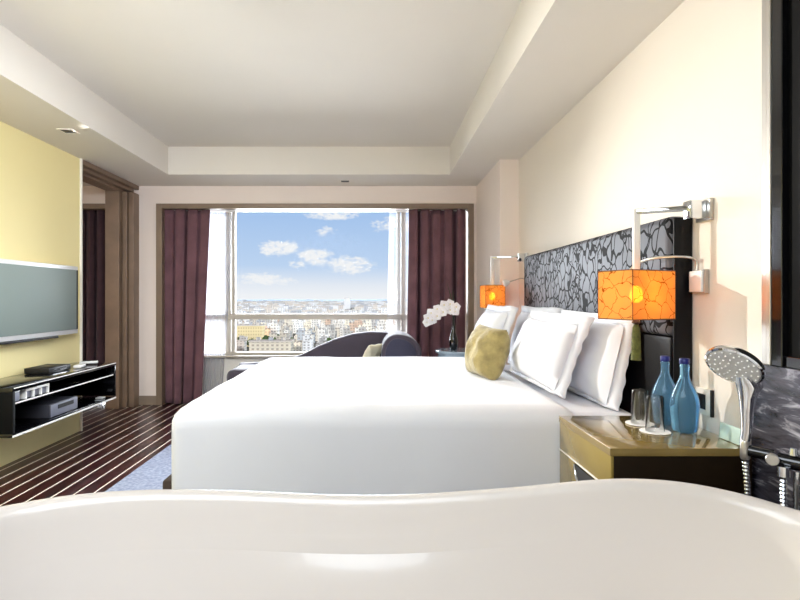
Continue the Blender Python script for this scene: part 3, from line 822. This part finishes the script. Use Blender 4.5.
def reading_light(yb, label, pts, head):
    t = thing('reading_light', label, 'reading light', (XR, yb, 1.29), 'flexible reading lights')
    obj('wall_box', bbox(XR - .030, XR - .0005, yb - .045, yb + .04, 1.295, 1.385, bev=.004), M['white_gloss'], t)
    obj('box_edge', bbox(XR - .022, XR - .0005, yb - .056, yb - .046, 1.29, 1.39, bev=.001), M['brushed'], t)
    P = [V(p) for p in pts]
    sm = []
    for i in range(len(P) - 1):
        p0 = P[max(i - 1, 0)]; p1 = P[i]; p2 = P[i + 1]; p3 = P[min(i + 2, len(P) - 1)]
        for k in range(8):
            s = k / 8
            sm.append(.5 * ((2 * p1) + (p2 - p0) * s + (2 * p0 - 5 * p1 + 4 * p2 - p3) * s * s + (3 * p1 - p0 - 3 * p2 + p3) * s ** 3))
    sm.append(P[-1])
    bm = bmesh.new(); tube(bm, sm, .0055, 10); obj('flexible_neck', bm, M['brushed'], t)
    d = (P[-1] - P[-2]).normalized()
    q = d.to_track_quat('Z', 'Y').to_matrix().to_4x4()
    obj('lamp_head', L_([(0, 0), (.013, 0), (.027, .02), (.032, .045), (.027, .055), (0, .058)], tuple(P[-1]), 20, q), M['white_gloss'], t)
    return t
reading_light(2.262, 'flexible reading light beside the tub-side amber lamp', [(XR - .018, 2.262, 1.384), (XR - .02, 2.265, 1.425), (XR - .05, 2.28, 1.445), (1.262, 2.36, 1.45), (1.22, 2.45, 1.435), (1.18, 2.49, 1.39), (1.165, 2.50, 1.36)], None)
reading_light(4.775, 'flexible reading light by the far amber lamp, round white head', [(XR - .018, 4.775, 1.384), (XR - .03, 4.77, 1.43), (XR - .08, 4.76, 1.445), (1.25, 4.76, 1.43), (1.20, 4.76, 1.415)], None)

# ------------------------------------------------------------------ chaise by the window
ch = thing('chaise_longue', 'mauve-grey chaise longue under the window with a curved back', 'chaise', (-.55, 5.7, 0))
obj('seat', bbox(-1.50, .06, 5.33, 5.84, .30, .55, bev=.07, seg=5), M['chaise'], ch)
obj('frame', bbox(-1.46, .38, 5.38, 6.02, .12, .30, bev=.02), M['chaise_d'], ch)
for sx in (-1.38, .28):
    for sy in (5.45, 5.95):
        bm = bmesh.new(); tube(bm, [(sx, sy, 0), (sx, sy, .12)], [.018, .028], 10); obj('leg', bm, M['darkwood'], ch)
out = [(-1.50, .31), (-1.50, .545)]
prof = [(-1.30, .555), (-1.05, .575), (-.90, .61), (-.78, .66), (-.62, .745), (-.45, .815), (-.25, .875), (-.05, .90), (.12, .893), (.22, .87)]
out += prof + [(.22, .31)]
obj('backrest', prism(out, 5.845, 6.03, .045, 4), M['chaise'], ch)
arc = []
for i in range(15):
    a = PI * i / 14
    arc.append((.22 - (.155 if a < PI / 2 else .25) * math.cos(a), .72 + .185 * math.sin(a)))
armo = [(.065, .31)] + arc + [(.47, .31)]
obj('arm', prism(armo, 5.36, 6.06, .03, 4), M['chaise'], ch)
arc2 = [(.23 + (x - .23) * .78, .31 + (z - .31) * .93) for x, z in armo]
obj('arm_front', prism(arc2, 5.342, 5.3595, .006, 2), M['chaise_d'], ch, label='slate-coloured rounded front of the arm')
pillow('cushion', 'small cream cushion resting against the chaise arm', 'cushion', (-.03, 5.52, .68), .13, .125, .10, .45, math.radians(-35), M['cream_cush'], 7.1, 0)

# round side table, vase, orchid
rt = thing('side_table', 'round pale blue side table under the black vase', 'side table', (.86, 5.5, 0))
obj('table_top', L_([(0, .705), (.225, .705), (.24, .71), (.24, .73), (.235, .735), (0, .735)], (.86, 5.5, 0), 48), M['bluetop'], rt)
obj('pedestal', L_([(0, .02), (.21, .02), (.21, .7045), (0, .7045)], (.86, 5.5, 0), 40), M['bluetop'], rt)
obj('base', L_([(0, 0), (.2, 0), (.2, .0195), (0, .0195)], (.86, 5.5, 0), 40), M['black'], rt)
vx, vy = .81, 5.50
vz = .736
o = obj('vase', L_([(0, 0), (.03, 0), (.036, .01), (.044, .05), (.046, .085), (.038, .13), (.022, .19), (.013, .26), (.011, .33), (.015, .375), (.012, .375), (.009, .33), (.010, .27), (0, .26)], (vx, vy, vz), 32), M['blackvase'], smooth=60)
tag(o, 'slim black glazed bud vase on the round side table', 'vase')
orch = thing('orchid', 'white orchid spray arching out of the black vase', 'orchid', (vx, vy, vz + .30))
def at(px, py, Y): return V(((px - VX) / F * Y, Y, EYE - (py - VY) / F * Y))
st = [V((vx, vy, vz + .30)), V((vx, vy, vz + .40)), at(454, 306, 5.5), at(450, 302, 5.48), at(443, 302, 5.46), at(435, 306, 5.45), at(429, 314, 5.44), at(427, 320, 5.44)]
bm = bmesh.new(); tube(bm, st, .0035, 8); obj('stem', bm, M['stem'], orch)
bm = bmesh.new()
for (x, y, w) in ((447, 283, .02), (452, 288, .03), (449, 296, .02)):
    e = at(x, y, 5.56); tube(bm, [V((vx, vy, vz + .30)), V((vx, vy + .01, vz + .38)), (V((vx, vy, vz + .4)) + e) / 2 + V((.008, 0, 0)), e], [.003, .005, .006, .001], 6)
obj('twig', bm, M['stem'], orch, label='dark upright twigs')
fl = [(456, 307), (450, 304), (450, 310), (444, 305), (443, 312), (437, 309), (437, 316), (431, 313), (432, 320), (428, 318), (427, 322), (455, 311)]
rnd = random.Random(4)
def flower_bm(c, size, rot):
    bm = bmesh.new()
    for k in range(5):
        a = rot + 2 * PI * k / 5
        ln = size * (1.0 if k % 2 else .9); wd = size * .52
        def fn(u, v, a=a, ln=ln, wd=wd):
            r = ln * u; w = wd * math.sin(PI * min(1, .08 + .92 * u)) * (v * 2 - 1)
            x = r * math.cos(a) - w * math.sin(a); z = r * math.sin(a) + w * math.cos(a)
            return V(c) + V((x, -.25 * size * math.sin(u * 2.2) + .1 * size * (v * 2 - 1) ** 2, z))
        surf(bm, fn, 6, 4)
    return bm
for i, (x, y) in enumerate(fl):
    c = at(x, y, 5.43 + .012 * (i % 3))
    f = obj('flower', flower_bm(c, .056, rnd.uniform(0, 6)), M['petal'], orch, smooth=80, recalc=False)
    obj('flower_centre', L_([(0, -.006), (.006, -.004), (.007, 0), (.004, .005), (0, .006)], tuple(c + V((0, -.012, 0))), 10), M['petal_c'], f)

# ------------------------------------------------------------------ bathtub
sil = [(-60, 517), (0, 505), (50, 496), (100, 490.5), (150, 488), (200, 488), (250, 489.5), (300, 492), (350, 494), (400, 493.5), (450, 490.5), (500, 487), (540, 483.5),
       (580, 479.3), (610, 477.2), (640, 477), (670, 479), (700, 483), (740, 491.5), (770, 499.5), (800, 510)]
def silh(px):
    if px <= sil[0][0]: return sil[0][1]
    for (a, b), (c, d) in zip(sil[:-1], sil[1:]):
        if px <= c: return b + (d - b) * (px - a) / (c - a)
    return sil[-1][1]
TA, TB, TCX, TCY, TN = 1.22, .52, .035, 1.24, 2.5
def plan(th, k=1.0, kx=None):
    c, s = math.cos(th), math.sin(th)
    a = TA * k if kx is None else kx; b = TB * k
    return (math.copysign(abs(c) ** (2 / TN), c) * a + TCX, math.copysign(abs(s) ** (2 / TN), s) * b + TCY)
NT = 192
zr = []
for i in range(NT):
    th = 2 * PI * i / NT
    thf = th if math.sin(th) >= 0 else 2 * PI - th
    x, y = plan(thf)
    px = VX + F * x / y
    if px > 795: px = 795; 
    z = EYE - (silh(px) - VY) / F * y if -60 < px < 795 else None
    zr.append(z)
for i in range(NT):
    if zr[i] is None:
        pass
# ends that the photograph crops: hold the last measured height
idx = [i for i in range(NT) if zr[i] is not None]
def fill(i):
    if zr[i] is not None: return zr[i]
    return min(((min((i - j) % NT, (j - i) % NT), zr[j]) for j in idx))[1]
zr = [fill(i) for i in range(NT)]
for _ in range(4): zr = [(zr[i - 1] + 2 * zr[i] + zr[(i + 1) % NT]) / 4 for i in range(NT)]
def ring(inset, dz, absz=None, mixz=0.0):
    out = []
    for i in range(NT):
        th = 2 * PI * i / NT
        c, s = math.cos(th), math.sin(th)
        x = math.copysign(abs(c) ** (2 / TN), c) * (TA - inset) + TCX
        y = math.copysign(abs(s) ** (2 / TN), s) * (TB - inset * .85) + TCY
        z = zr[i] + dz
        if absz is not None: z = z + (absz - z) * mixz
        out.append((x, y, z))
    return out
rings = [ring(.30, 0, 0.0, 1.0), ring(.20, 0, 0.0, 1.0), ring(.19, 0, .02, 1.0), ring(.14, 0, .25, .9), ring(.08, -.10, .45, .3), ring(.035, -.05), ring(.018, -.032), ring(.004, -.024),
         ring(0, -.014), ring(.004, -.004), ring(.016, 0), ring(.030, -.003), ring(.042, -.012), ring(.052, -.03), ring(.062, -.07), ring(.085, -.16), ring(.12, 0, .40, .8), ring(.16, 0, .30, 1.0),
         ring(.21, 0, .20, 1.0), ring(.27, 0, .15, 1.0), ring(.36, 0, .135, 1.0), ring(.46, 0, .13, 1.0)]
bm = bmesh.new(); RV = [[bm.verts.new(p) for p in r] for r in rings]
for a, b in zip(RV[:-1], RV[1:]):
    for i in range(NT): bm.faces.new((a[i], a[(i + 1) % NT], b[(i + 1) % NT], b[i]))
bm.faces.new(RV[0]); bm.faces.new(RV[-1])
tub = thing('bathtub', 'large white freestanding bathtub with a wavy rolled rim', 'bathtub', (TCX, TCY, 0))
obj('tub_shell', bm, M['tub'], tub, smooth=70)
obj('drain', L_([(0, .136), (.03, .136), (.032, .133), (.032, .131), (0, .131)], (TCX, TCY, 0), 28), M['chrome'], tub)

# ------------------------------------------------------------------ bath mixer and hand shower
mx_ = thing('bath_mixer', 'chrome and black bath mixer standing behind the tub rim', 'bath mixer', (1.22, 1.64, 0))
A = V((1.184, 1.705, .785)); B = V((1.305, 1.585, .775))
bm = bmesh.new(); d = (B - A)
tube(bm, [A + d * .06, A + d * .44], .0185, 20); obj('mixer_body', bm, M['black_gl'], mx_)
bm = bmesh.new(); tube(bm, [A + d * .50 + V((0, 0, -.008)), A + d * 1.12 + V((0, 0, -.008))], .022, 20); obj('valve_body', bm, M['black_gl'], mx_)
k = A + d * .42 + V((-.025, -.03, .0))
q = V((-.55, -.8, .1)).normalized().to_track_quat('Z', 'Y').to_matrix().to_4x4()
obj('handle_knob', L_([(0, 0), (.011, 0), (.011, .012), (.0175, .013), (.0175, .026), (.0155, .029), (0, .029)], tuple(k), 28, q), M['brushed'], mx_)
bm = bmesh.new(); p = A + d * .56 + V((-.012, -.02, -.02))
lathe(bm, [(0, 0), (.017, 0), (.017, -.03), (.011, -.034), (0, -.034)], tuple(p), 24); obj('collar', bm, M['chrome'], mx_)
def ribbed(p0, p1, r, n, mid=None):
    prof = []; bm = bmesh.new(); pts, rs = [], []
    for i in range(n * 4 + 1):
        s = i / (n * 4)
        q0 = V(p0).lerp(V(p1), s)
        if mid: q0 += V(mid) * math.sin(PI * s)
        pts.append(q0); rs.append(r * (1 + .16 * math.cos(i * PI / 2)))
    tube(bm, pts, rs, 14); return bm
obj('supply_pipe', ribbed(p + V((0, 0, -.034)), V((p.x, p.y, .004)), .009, 60), M['chrome'], mx_)
bm = bmesh.new(); tube(bm, [(1.278, 1.612, 0), (1.278, 1.612, .745)], .011, 18); obj('riser_pipe', bm, M['chrome'], mx_)
obj('floor_flange', L_([(0, 0), (.035, 0), (.033, .008), (.0115, .011), (.0115, .012), (0, .012)], (1.278, 1.612, .0), 24), M['chrome'], mx_)
bm = bmesh.new(); lathe(bm, [(0, -.03), (.012, -.03), (.014, -.026), (.014, .026), (.012, .03), (0, .03)], tuple(A + V((0, 0, 0))), 24)
obj('shower_holder', bm, M['brushed'], mx_)
bm = bmesh.new(); tube(bm, [A + d * .72 + V((0, 0, .015)), A + d * .72 + V((0, 0, .035))], [.012, .009], 14); tube(bm, [A + d * .97 + V((0, 0, .015)), A + d * .97 + V((0, 0, .04))], [.010, .012], 14)
obj('diverter', bm, M['chrome'], mx_)

hs = thing('hand_shower', 'chrome hand shower with a large round head held upright', 'hand shower', tuple(A + V((0, 0, .035))))
HC = V(((734 - VX) / F * 1.67, 1.67, EYE - (366 - VY) / F * 1.67))
nrm = V((-.63, -.34, -.67)).normalized()
q = nrm.to_track_quat('Z', 'Y').to_matrix().to_4x4()
hr = .083
obj('shower_head', L_([(0, -.034), (.03, -.034), (.06, -.028), (hr - .004, -.014), (hr, -.004), (hr, .004), (hr - .006, .007), (hr - .008, .004), (0, .004)], tuple(HC), 48, q), M['chrome'], hs)
sf = obj('spray_face', L_([(0, .0042), (hr - .009, .0042), (hr - .009, .0065), (.03, .008), (0, .008)], tuple(HC), 48, q), M['spray'], hs, label='grey spray plate')
T = Matrix.Translation(HC) @ q
for rr, kk in ((.02, 6), (.036, 10), (.052, 14), (.068, 18)):
    for j in range(kk):
        a = 2 * PI * j / kk + rr * 40
        bm = bmesh.new(); bmesh.ops.create_icosphere(bm, subdivisions=1, radius=.0028, matrix=T @ Matrix.Translation((rr * math.cos(a), rr * math.sin(a), .0085)))
        obj('nozzle', bm, M['nozzle'], sf, smooth=80)
def pxp(px, py, Y): return V(((px - VX) / F * Y, Y, EYE - (py - VY) / F * Y))
hp = [A + V((0, 0, .0305)), pxp(747, 430, 1.70), pxp(747, 412, 1.695), pxp(747.5, 397, 1.69), pxp(749.5, 386, 1.685), pxp(747, 375, 1.685)]
bm = bmesh.new(); tube(bm, hp, [.014, .0155, .018, .024, .036, .034], 24); obj('handle', bm, M['chrome'], hs)
hose0 = A + V((0, 0, -.0305))
hose = obj('shower_hose', ribbed(hose0, V((1.205, 1.72, .006)), .0095, 62, (.012, 0, 0)), M['chrome'], smooth=60)
tag(hose, 'ribbed chrome hose hanging straight down from the hand shower holder', 'hose')

# ------------------------------------------------------------------ downlights in the dropped ceiling
def downlight(x, y, label):
    t = thing('downlight', label, 'downlight', (x, y, ZC - .012), 'square recessed downlights')
    bm = bmesh.new()
    for a, b, c, d_ in ((-.06, .06, -.06, -.045), (-.06, .06, .045, .06), (-.06, -.045, -.045, .045), (.045, .06, -.045, .045)):
        box(bm, x + a, x + b, y + c, y + d_, ZC - .006, ZC - .0005)
    obj('frame', bm, M['ceiling'], t)
    obj('louvre', bbox(x - .0445, x + .0445, y - .0445, y + .0445, ZC - .004, ZC - .0005), M['black_pl'], t, label='black louvre')
    return t
downlight(-2.44, 4.24, 'small black square downlight over the yellow wall side')
downlight(-.34, 6.06, 'small black square downlight over the window')

# ------------------------------------------------------------------ outside: the city
GZ = -46.0
struct('ground', bbox(-3000, 3000, 300, 9000, GZ - 2, GZ), M['ground'], 'pale city ground far below the window', 'ground')
rnd = random.Random(21)
def bldg_mesh(w, d, h, seed):
    r = random.Random(seed); bm = bmesh.new()
    box(bm, -w / 2, w / 2, -d / 2, d / 2, 0, h)
    if r.random() < .6:
        k = r.uniform(.4, .7); s = 1 if r.random() < .5 else -1
        box(bm, min(s * w / 2, s * w / 2 - s * w * k), max(s * w / 2, s * w / 2 - s * w * k), -d / 2 + .6, d / 2, h, h + r.choice((3, 3, 6)))
    for j in range(r.randint(1, 3)):
        x = r.uniform(-w * .4, w * .3); y = r.uniform(-d * .4, d * .2); q = r.uniform(1.5, 3.5)
        box(bm, x, x + q, y, y + q, h, h + r.uniform(4, 8))
    box(bm, -w / 2 - .3, w / 2 + .3, -d / 2 - .3, -d / 2, h, h + .9)
    for j in range(1, int(h // 3.1)):
        if r.random() < .6: box(bm, -w * .35, w * r.uniform(0, .35), -d / 2 - 1.0, -d / 2, 3.1 * j, 3.1 * j + .9)
    me = bpy.data.meshes.new('building'); bm.to_mesh(me); bm.free(); me.materials.append(M['city']); return me
protos = [bldg_mesh(rnd.uniform(6, 12), rnd.uniform(7, 10), rnd.choice((6.2, 9.3, 9.3, 12.4, 12.4, 15.5, 18.6)), 100 + i) for i in range(18)]
rad = [max(abs(v.co.x) for v in m.vertices) for m in protos]
def add_mesh_thing(name, me, loc, rz=0, s=(1, 1, 1)):
    o = bpy.data.objects.new(name, me); COL.objects.link(o); o.location = loc; o.rotation_euler.z = rz; o.scale = s; return o
taken = []
def free(x, y, r):
    return all((x - a) ** 2 + (y - b) ** 2 > (r + c) ** 2 for a, b, c in taken)
for px0, px1, dist in ((237, 262, 520), (249, 291, 436)):
    for q in range(9):
        taken.append(((px0 + (px1 - px0) * q / 8 - VX) / F * dist, dist + 7, 7.8))
def tree_mesh(seed):
    r = random.Random(seed); bm = bmesh.new()
    for i in range(6):
        m = Matrix.Translation((r.uniform(-2.4, 2.4), r.uniform(-2, 2), r.uniform(4, 8))) @ Matrix.Diagonal((r.uniform(1.6, 2.6), r.uniform(1.6, 2.4), r.uniform(1.8, 2.8), 1))
        bmesh.ops.create_icosphere(bm, subdivisions=2, radius=1, matrix=m)
    for v in bm.verts:
        v.co += V((noise.noise(v.co * .9), noise.noise(v.co * .9 + V((9, 0, 0))), noise.noise(v.co * .9 + V((0, 9, 0))))) * 1.1
    tube(bm, [(0, 0, 0), (0, 0, 5)], .4, 6)
    me = bpy.data.meshes.new('tree'); bm.to_mesh(me); bm.free(); me.materials.append(M['tree'])
    for p in me.polygons: p.use_smooth = True
    return me
tm = [tree_mesh(i) for i in range(4)]
tp = [(222, 480), (229, 484), (236, 502), (243.5, 503), (251, 502), (258.5, 503), (266, 500), (240, 470), (249, 474), (272, 470), (298, 436), (266, 505), (293, 505), (299, 500), (322, 440), (304, 446), (331, 452), (240, 620), (247, 628), (254, 616), (262, 640), (300, 560), (340, 500), (357, 470), (380, 480), (285, 590), (316, 620), (345, 600), (365, 640), (325, 540), (392, 560), (276, 540), (216, 560)]
for i, (px, y) in enumerate(tp):
    x = (px - VX) / F * y
    if not free(x, y, 5.5): continue
    sc_ = rnd.uniform(.95, 1.3)
    o = add_mesh_thing('tree', tm[i % 4], (x, y, GZ), rnd.uniform(0, 6), (sc_, sc_, sc_ * rnd.uniform(.9, 1.3)))
    tag(o, 'dark green street tree among the city blocks outside the window', 'tree', 'street trees outside the window')
    taken.append((x, y, 5.5))
for px in range(246, 296, 4):
    for dist in (398, 410, 422): taken.append(((px - VX) / F * dist, dist, 5))
for px in range(236, 264, 4):
    for dist in (470, 484, 498, 512): taken.append(((px - VX) / F * dist, dist, 5))
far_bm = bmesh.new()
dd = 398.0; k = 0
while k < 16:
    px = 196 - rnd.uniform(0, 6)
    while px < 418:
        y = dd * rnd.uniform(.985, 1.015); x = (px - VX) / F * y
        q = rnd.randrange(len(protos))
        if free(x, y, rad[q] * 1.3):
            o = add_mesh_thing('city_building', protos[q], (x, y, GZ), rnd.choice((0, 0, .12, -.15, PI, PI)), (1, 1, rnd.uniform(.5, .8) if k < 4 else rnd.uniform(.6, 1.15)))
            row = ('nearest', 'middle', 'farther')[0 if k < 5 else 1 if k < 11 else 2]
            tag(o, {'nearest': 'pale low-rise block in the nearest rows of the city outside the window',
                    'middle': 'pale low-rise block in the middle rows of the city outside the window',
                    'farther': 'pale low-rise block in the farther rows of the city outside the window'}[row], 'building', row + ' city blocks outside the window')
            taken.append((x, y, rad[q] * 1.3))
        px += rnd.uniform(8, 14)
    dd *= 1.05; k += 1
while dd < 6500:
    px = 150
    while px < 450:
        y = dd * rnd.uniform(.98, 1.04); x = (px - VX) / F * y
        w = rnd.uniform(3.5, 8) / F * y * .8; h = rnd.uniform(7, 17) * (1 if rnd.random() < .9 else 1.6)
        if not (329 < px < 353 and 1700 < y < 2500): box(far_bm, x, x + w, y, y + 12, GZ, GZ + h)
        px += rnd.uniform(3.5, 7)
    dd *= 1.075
def stuff(name, bm, mat, label, cat):
    me = bpy.data.meshes.new(name); bmesh.ops.recalc_face_normals(bm, faces=bm.faces); bm.to_mesh(me); bm.free(); me.materials.append(mat)
    o = bpy.data.objects.new(name, me); COL.objects.link(o); o['kind'] = 'stuff'; o['label'] = label; o['category'] = cat; return o
stuff('distant_rooftops', far_bm, M['city_far'], 'mass of white rooftops along the horizon, haze put into their colour', 'rooftops')

def named_building(name, label, px0, px1, ytop, dist, mat, depth=14, extra=None):
    x0 = (px0 - VX) / F * dist; x1 = (px1 - VX) / F * dist; h = EYE - (ytop - VY) / F * dist - GZ
    t = thing(name, label, 'building', ((x0 + x1) / 2, dist + depth / 2, GZ))
    w = (x1 - x0) / 2
    bm = bbox((x0 + x1) / 2 - w, (x0 + x1) / 2 + w, dist, dist + depth, GZ, GZ + h)
    obj('walls', bm, mat, t, smooth=0)
    bm = bmesh.new(); box(bm, x0 - .5, x1 + .5, dist - .5, dist + depth, GZ + h + .01, GZ + h + 1.1)
    for j in range(3):
        xx = x0 + (x1 - x0) * (.15 + .3 * j); box(bm, xx, xx + w * .18, dist + 3, dist + 7, GZ + h + 1.1, GZ + h + 3.5)
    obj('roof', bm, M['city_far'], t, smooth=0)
    return t
named_building('apartment_building', 'yellow apartment block in the city just right of the window mullion', 237, 262, 326, 520, M['city_y'])
named_building('office_building', 'long cream building with flat roof at the bottom of the window view', 249, 291, 342, 436, M['city_w'])
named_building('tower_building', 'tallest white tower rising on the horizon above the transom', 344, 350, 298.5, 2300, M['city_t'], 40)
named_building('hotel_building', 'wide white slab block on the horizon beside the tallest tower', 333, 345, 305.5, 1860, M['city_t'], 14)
# hill on the horizon
bm = bmesh.new()
surf(bm, lambda u, v: V((-4200 + 5600 * u, 7200 + 900 * v, GZ - 2 + math.sin(PI * v) * (30 + 18 * noise.noise(V((u * 5, 1.3, 0))) + 8 * noise.noise(V((u * 17, 4, 0)))))), 90, 10)
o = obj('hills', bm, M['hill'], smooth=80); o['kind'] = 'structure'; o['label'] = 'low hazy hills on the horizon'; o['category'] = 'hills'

# ------------------------------------------------------------------ sky
w = bpy.data.worlds.new('World'); SC.world = w; w.use_nodes = True
nt = w.node_tree
for n in list(nt.nodes): nt.nodes.remove(n)
wo = N(nt, 'ShaderNodeOutputWorld'); bg = N(nt, 'ShaderNodeBackground', i_Strength=0.82)
tc = N(nt, 'ShaderNodeTexCoord'); s = N(nt, 'ShaderNodeSeparateXYZ'); L(nt, tc.outputs['Generated'], s.inputs[0])
r = N(nt, 'ShaderNodeValToRGB'); e = r.color_ramp.elements
mr = N(nt, 'ShaderNodeMapRange'); mr.inputs[1].default_value = -.02; mr.inputs[2].default_value = .38
L(nt, s.outputs['Z'], mr.inputs[0]); L(nt, mr.outputs[0], r.inputs[0])
e[0].position = .04; e[0].color = lin((246, 248, 250)); e[1].position = 1.0; e[1].color = lin((120, 166, 226))
for pos, c in ((.11, (230, 237, 246)), (.2, (190, 214, 243)), (.5, (160, 194, 238))):
    x = e.new(pos); x.color = lin(c)
# clouds: soft patches at fixed sky directions
def mth(op, a, b=None):
    n = N(nt, 'ShaderNodeMath', operation=op)
    for i, v in enumerate((a, b)):
        if v is None: continue
        if isinstance(v, (int, float)): n.inputs[i].default_value = v
        else: L(nt, v, n.inputs[i])
    return n.outputs[0]
yy = mth('MAXIMUM', s.outputs['Y'], .05)
u = mth('DIVIDE', s.outputs['X'], yy); vv = mth('DIVIDE', s.outputs['Z'], yy)
cb = N(nt, 'ShaderNodeCombineXYZ'); L(nt, u, cb.inputs[0]); L(nt, mth('MULTIPLY', vv, 1.8), cb.inputs[1])
nz = N(nt, 'ShaderNodeTexNoise', i_Scale=42.0, i_Detail=8.0, i_Roughness=.62); L(nt, cb.outputs[0], nz.inputs['Vector'])
nz2 = N(nt, 'ShaderNodeTexNoise', i_Scale=130.0, i_Detail=4.0); L(nt, cb.outputs[0], nz2.inputs['Vector'])
tot = None
for (px, py, a, b, st_) in ((279, 248, 20, 8, 1), (315, 257, 19, 9, 1), (349, 265, 25, 9, 1), (262, 279, 24, 6, 1), (282, 281, 18, 4, .8), (332, 215, 26, 5, .9), (325, 231, 12, 5, .8), (300, 263, 12, 5, .7),
                       (150, 240, 40, 12, 1), (460, 250, 50, 12, 1), (400, 225, 30, 8, .8)):
    du = mth('DIVIDE', mth('SUBTRACT', u, (px - VX) / F), 1.35 * a / F); dv = mth('DIVIDE', mth('SUBTRACT', vv, (VY - py) / F), 1.35 * b / F)
    q = mth('ADD', mth('MULTIPLY', du, du), mth('MULTIPLY', dv, dv))
    msk = mth('MULTIPLY', mth('MAXIMUM', mth('SUBTRACT', 1.0, q), 0.0), st_)
    tot = msk if tot is None else mth('MAXIMUM', tot, msk)
nn = mth('ADD', mth('MULTIPLY', nz.outputs['Fac'], .7), mth('MULTIPLY', nz2.outputs['Fac'], .3))
den = mth('MULTIPLY', mth('MAXIMUM', mth('SUBTRACT', mth('ADD', mth('MULTIPLY', tot, .42), mth('MULTIPLY', nn, 1.3)), .80), 0.0), 4.2)
den = mth('MULTIPLY', mth('MINIMUM', den, 1.0), mth('MINIMUM', mth('MULTIPLY', tot, 3.0), 1.0))
mx = N(nt, 'ShaderNodeMix', data_type='RGBA'); L(nt, den, mx.inputs[0]); L(nt, r.outputs[0], mx.inputs[6]); mx.inputs[7].default_value = lin((244, 246, 248))
L(nt, mx.outputs[2], bg.inputs[0]); L(nt, bg.outputs[0], wo.inputs[0])

# ------------------------------------------------------------------ lights
def sun(name, direction, energy, angle, color):
    ld = bpy.data.lights.new(name, 'SUN'); ld.energy = energy; ld.angle = math.radians(angle); ld.color = color
    o = bpy.data.objects.new(name, ld); COL.objects.link(o)
    o.rotation_euler = V(direction).to_track_quat('-Z', 'Y').to_euler(); o.location = (0, 20, 20); return o
sun('sun', (.35, .75, -.6), 2.3, .5, (1, .95, .86))
sun('sky_glow', (.05, -1, -.2), 25.0, 66, (.88, .94, 1.0))
def area(name, loc, direction, sx, sy, energy, color=(1, .95, .88), spread=180):
    ld = bpy.data.lights.new(name, 'AREA'); ld.shape = 'RECTANGLE'; ld.size = sx; ld.size_y = sy; ld.energy = energy; ld.color = color
    ld.spread = math.radians(spread)
    o = bpy.data.objects.new(name, ld); COL.objects.link(o); o.location = loc
    o.rotation_euler = V(direction).to_track_quat('-Z', 'Y').to_euler(); return o
area('added_bath_fill', (-.9, .1, 2.3), (-.05, .62, -1), 2.4, 1.2, 62, (.84, .92, 1))  # added fill from the camera side, no known fixture behind it
area('added_room_fill', (-1.25, 1.75, 2.5), (-.6, 1, -.66), 2.0, .25, 34, (.9, .95, 1), 125)  # unseen fill added to brighten the bed and the back and yellow walls
ld = bpy.data.lights.new('downlight_beam', 'SPOT'); ld.energy = 520; ld.spot_size = math.radians(50); ld.spot_blend = 1.0; ld.shadow_soft_size = .03; ld.color = (1, .97, .92)
o = bpy.data.objects.new('downlight_beam', ld); COL.objects.link(o); o.location = (-2.44, 4.24, 2.58)
o.rotation_euler = (V((1.3, 2.2, 1.25)) - V((-2.44, 4.24, 2.58))).to_track_quat('-Z', 'Y').to_euler()
area('next_room_light', (-4.2, 3.5, 2.58), (0, 0, -1), 1.0, 2.0, 25)

# ------------------------------------------------------------------ camera and view
cd = bpy.data.cameras.new('camera'); cam = bpy.data.objects.new('camera', cd); COL.objects.link(cam)
cam.location = (0, 0, EYE); cam.rotation_euler = (PI / 2, 0, 0)
cd.sensor_width = 36; cd.lens = F / 800 * 36
cd.shift_x = (400 - VX) / 800; cd.shift_y = -(300 - VY) / 800
cd.clip_start = .05; cd.clip_end = 20000
SC.camera = cam
vs = SC.view_settings
vs.view_transform = 'Standard'; vs.look = 'None'; vs.exposure = 0.25; vs.gamma = 1.0; vs.use_curve_mapping = False
try:
    SC.cycles.use_denoising = True; SC.cycles.max_bounces = 12; SC.cycles.diffuse_bounces = 6; SC.cycles.transparent_max_bounces = 16
    SC.cycles.sample_clamp_indirect = 6.0; SC.cycles.caustics_refractive = True
except Exception: pass
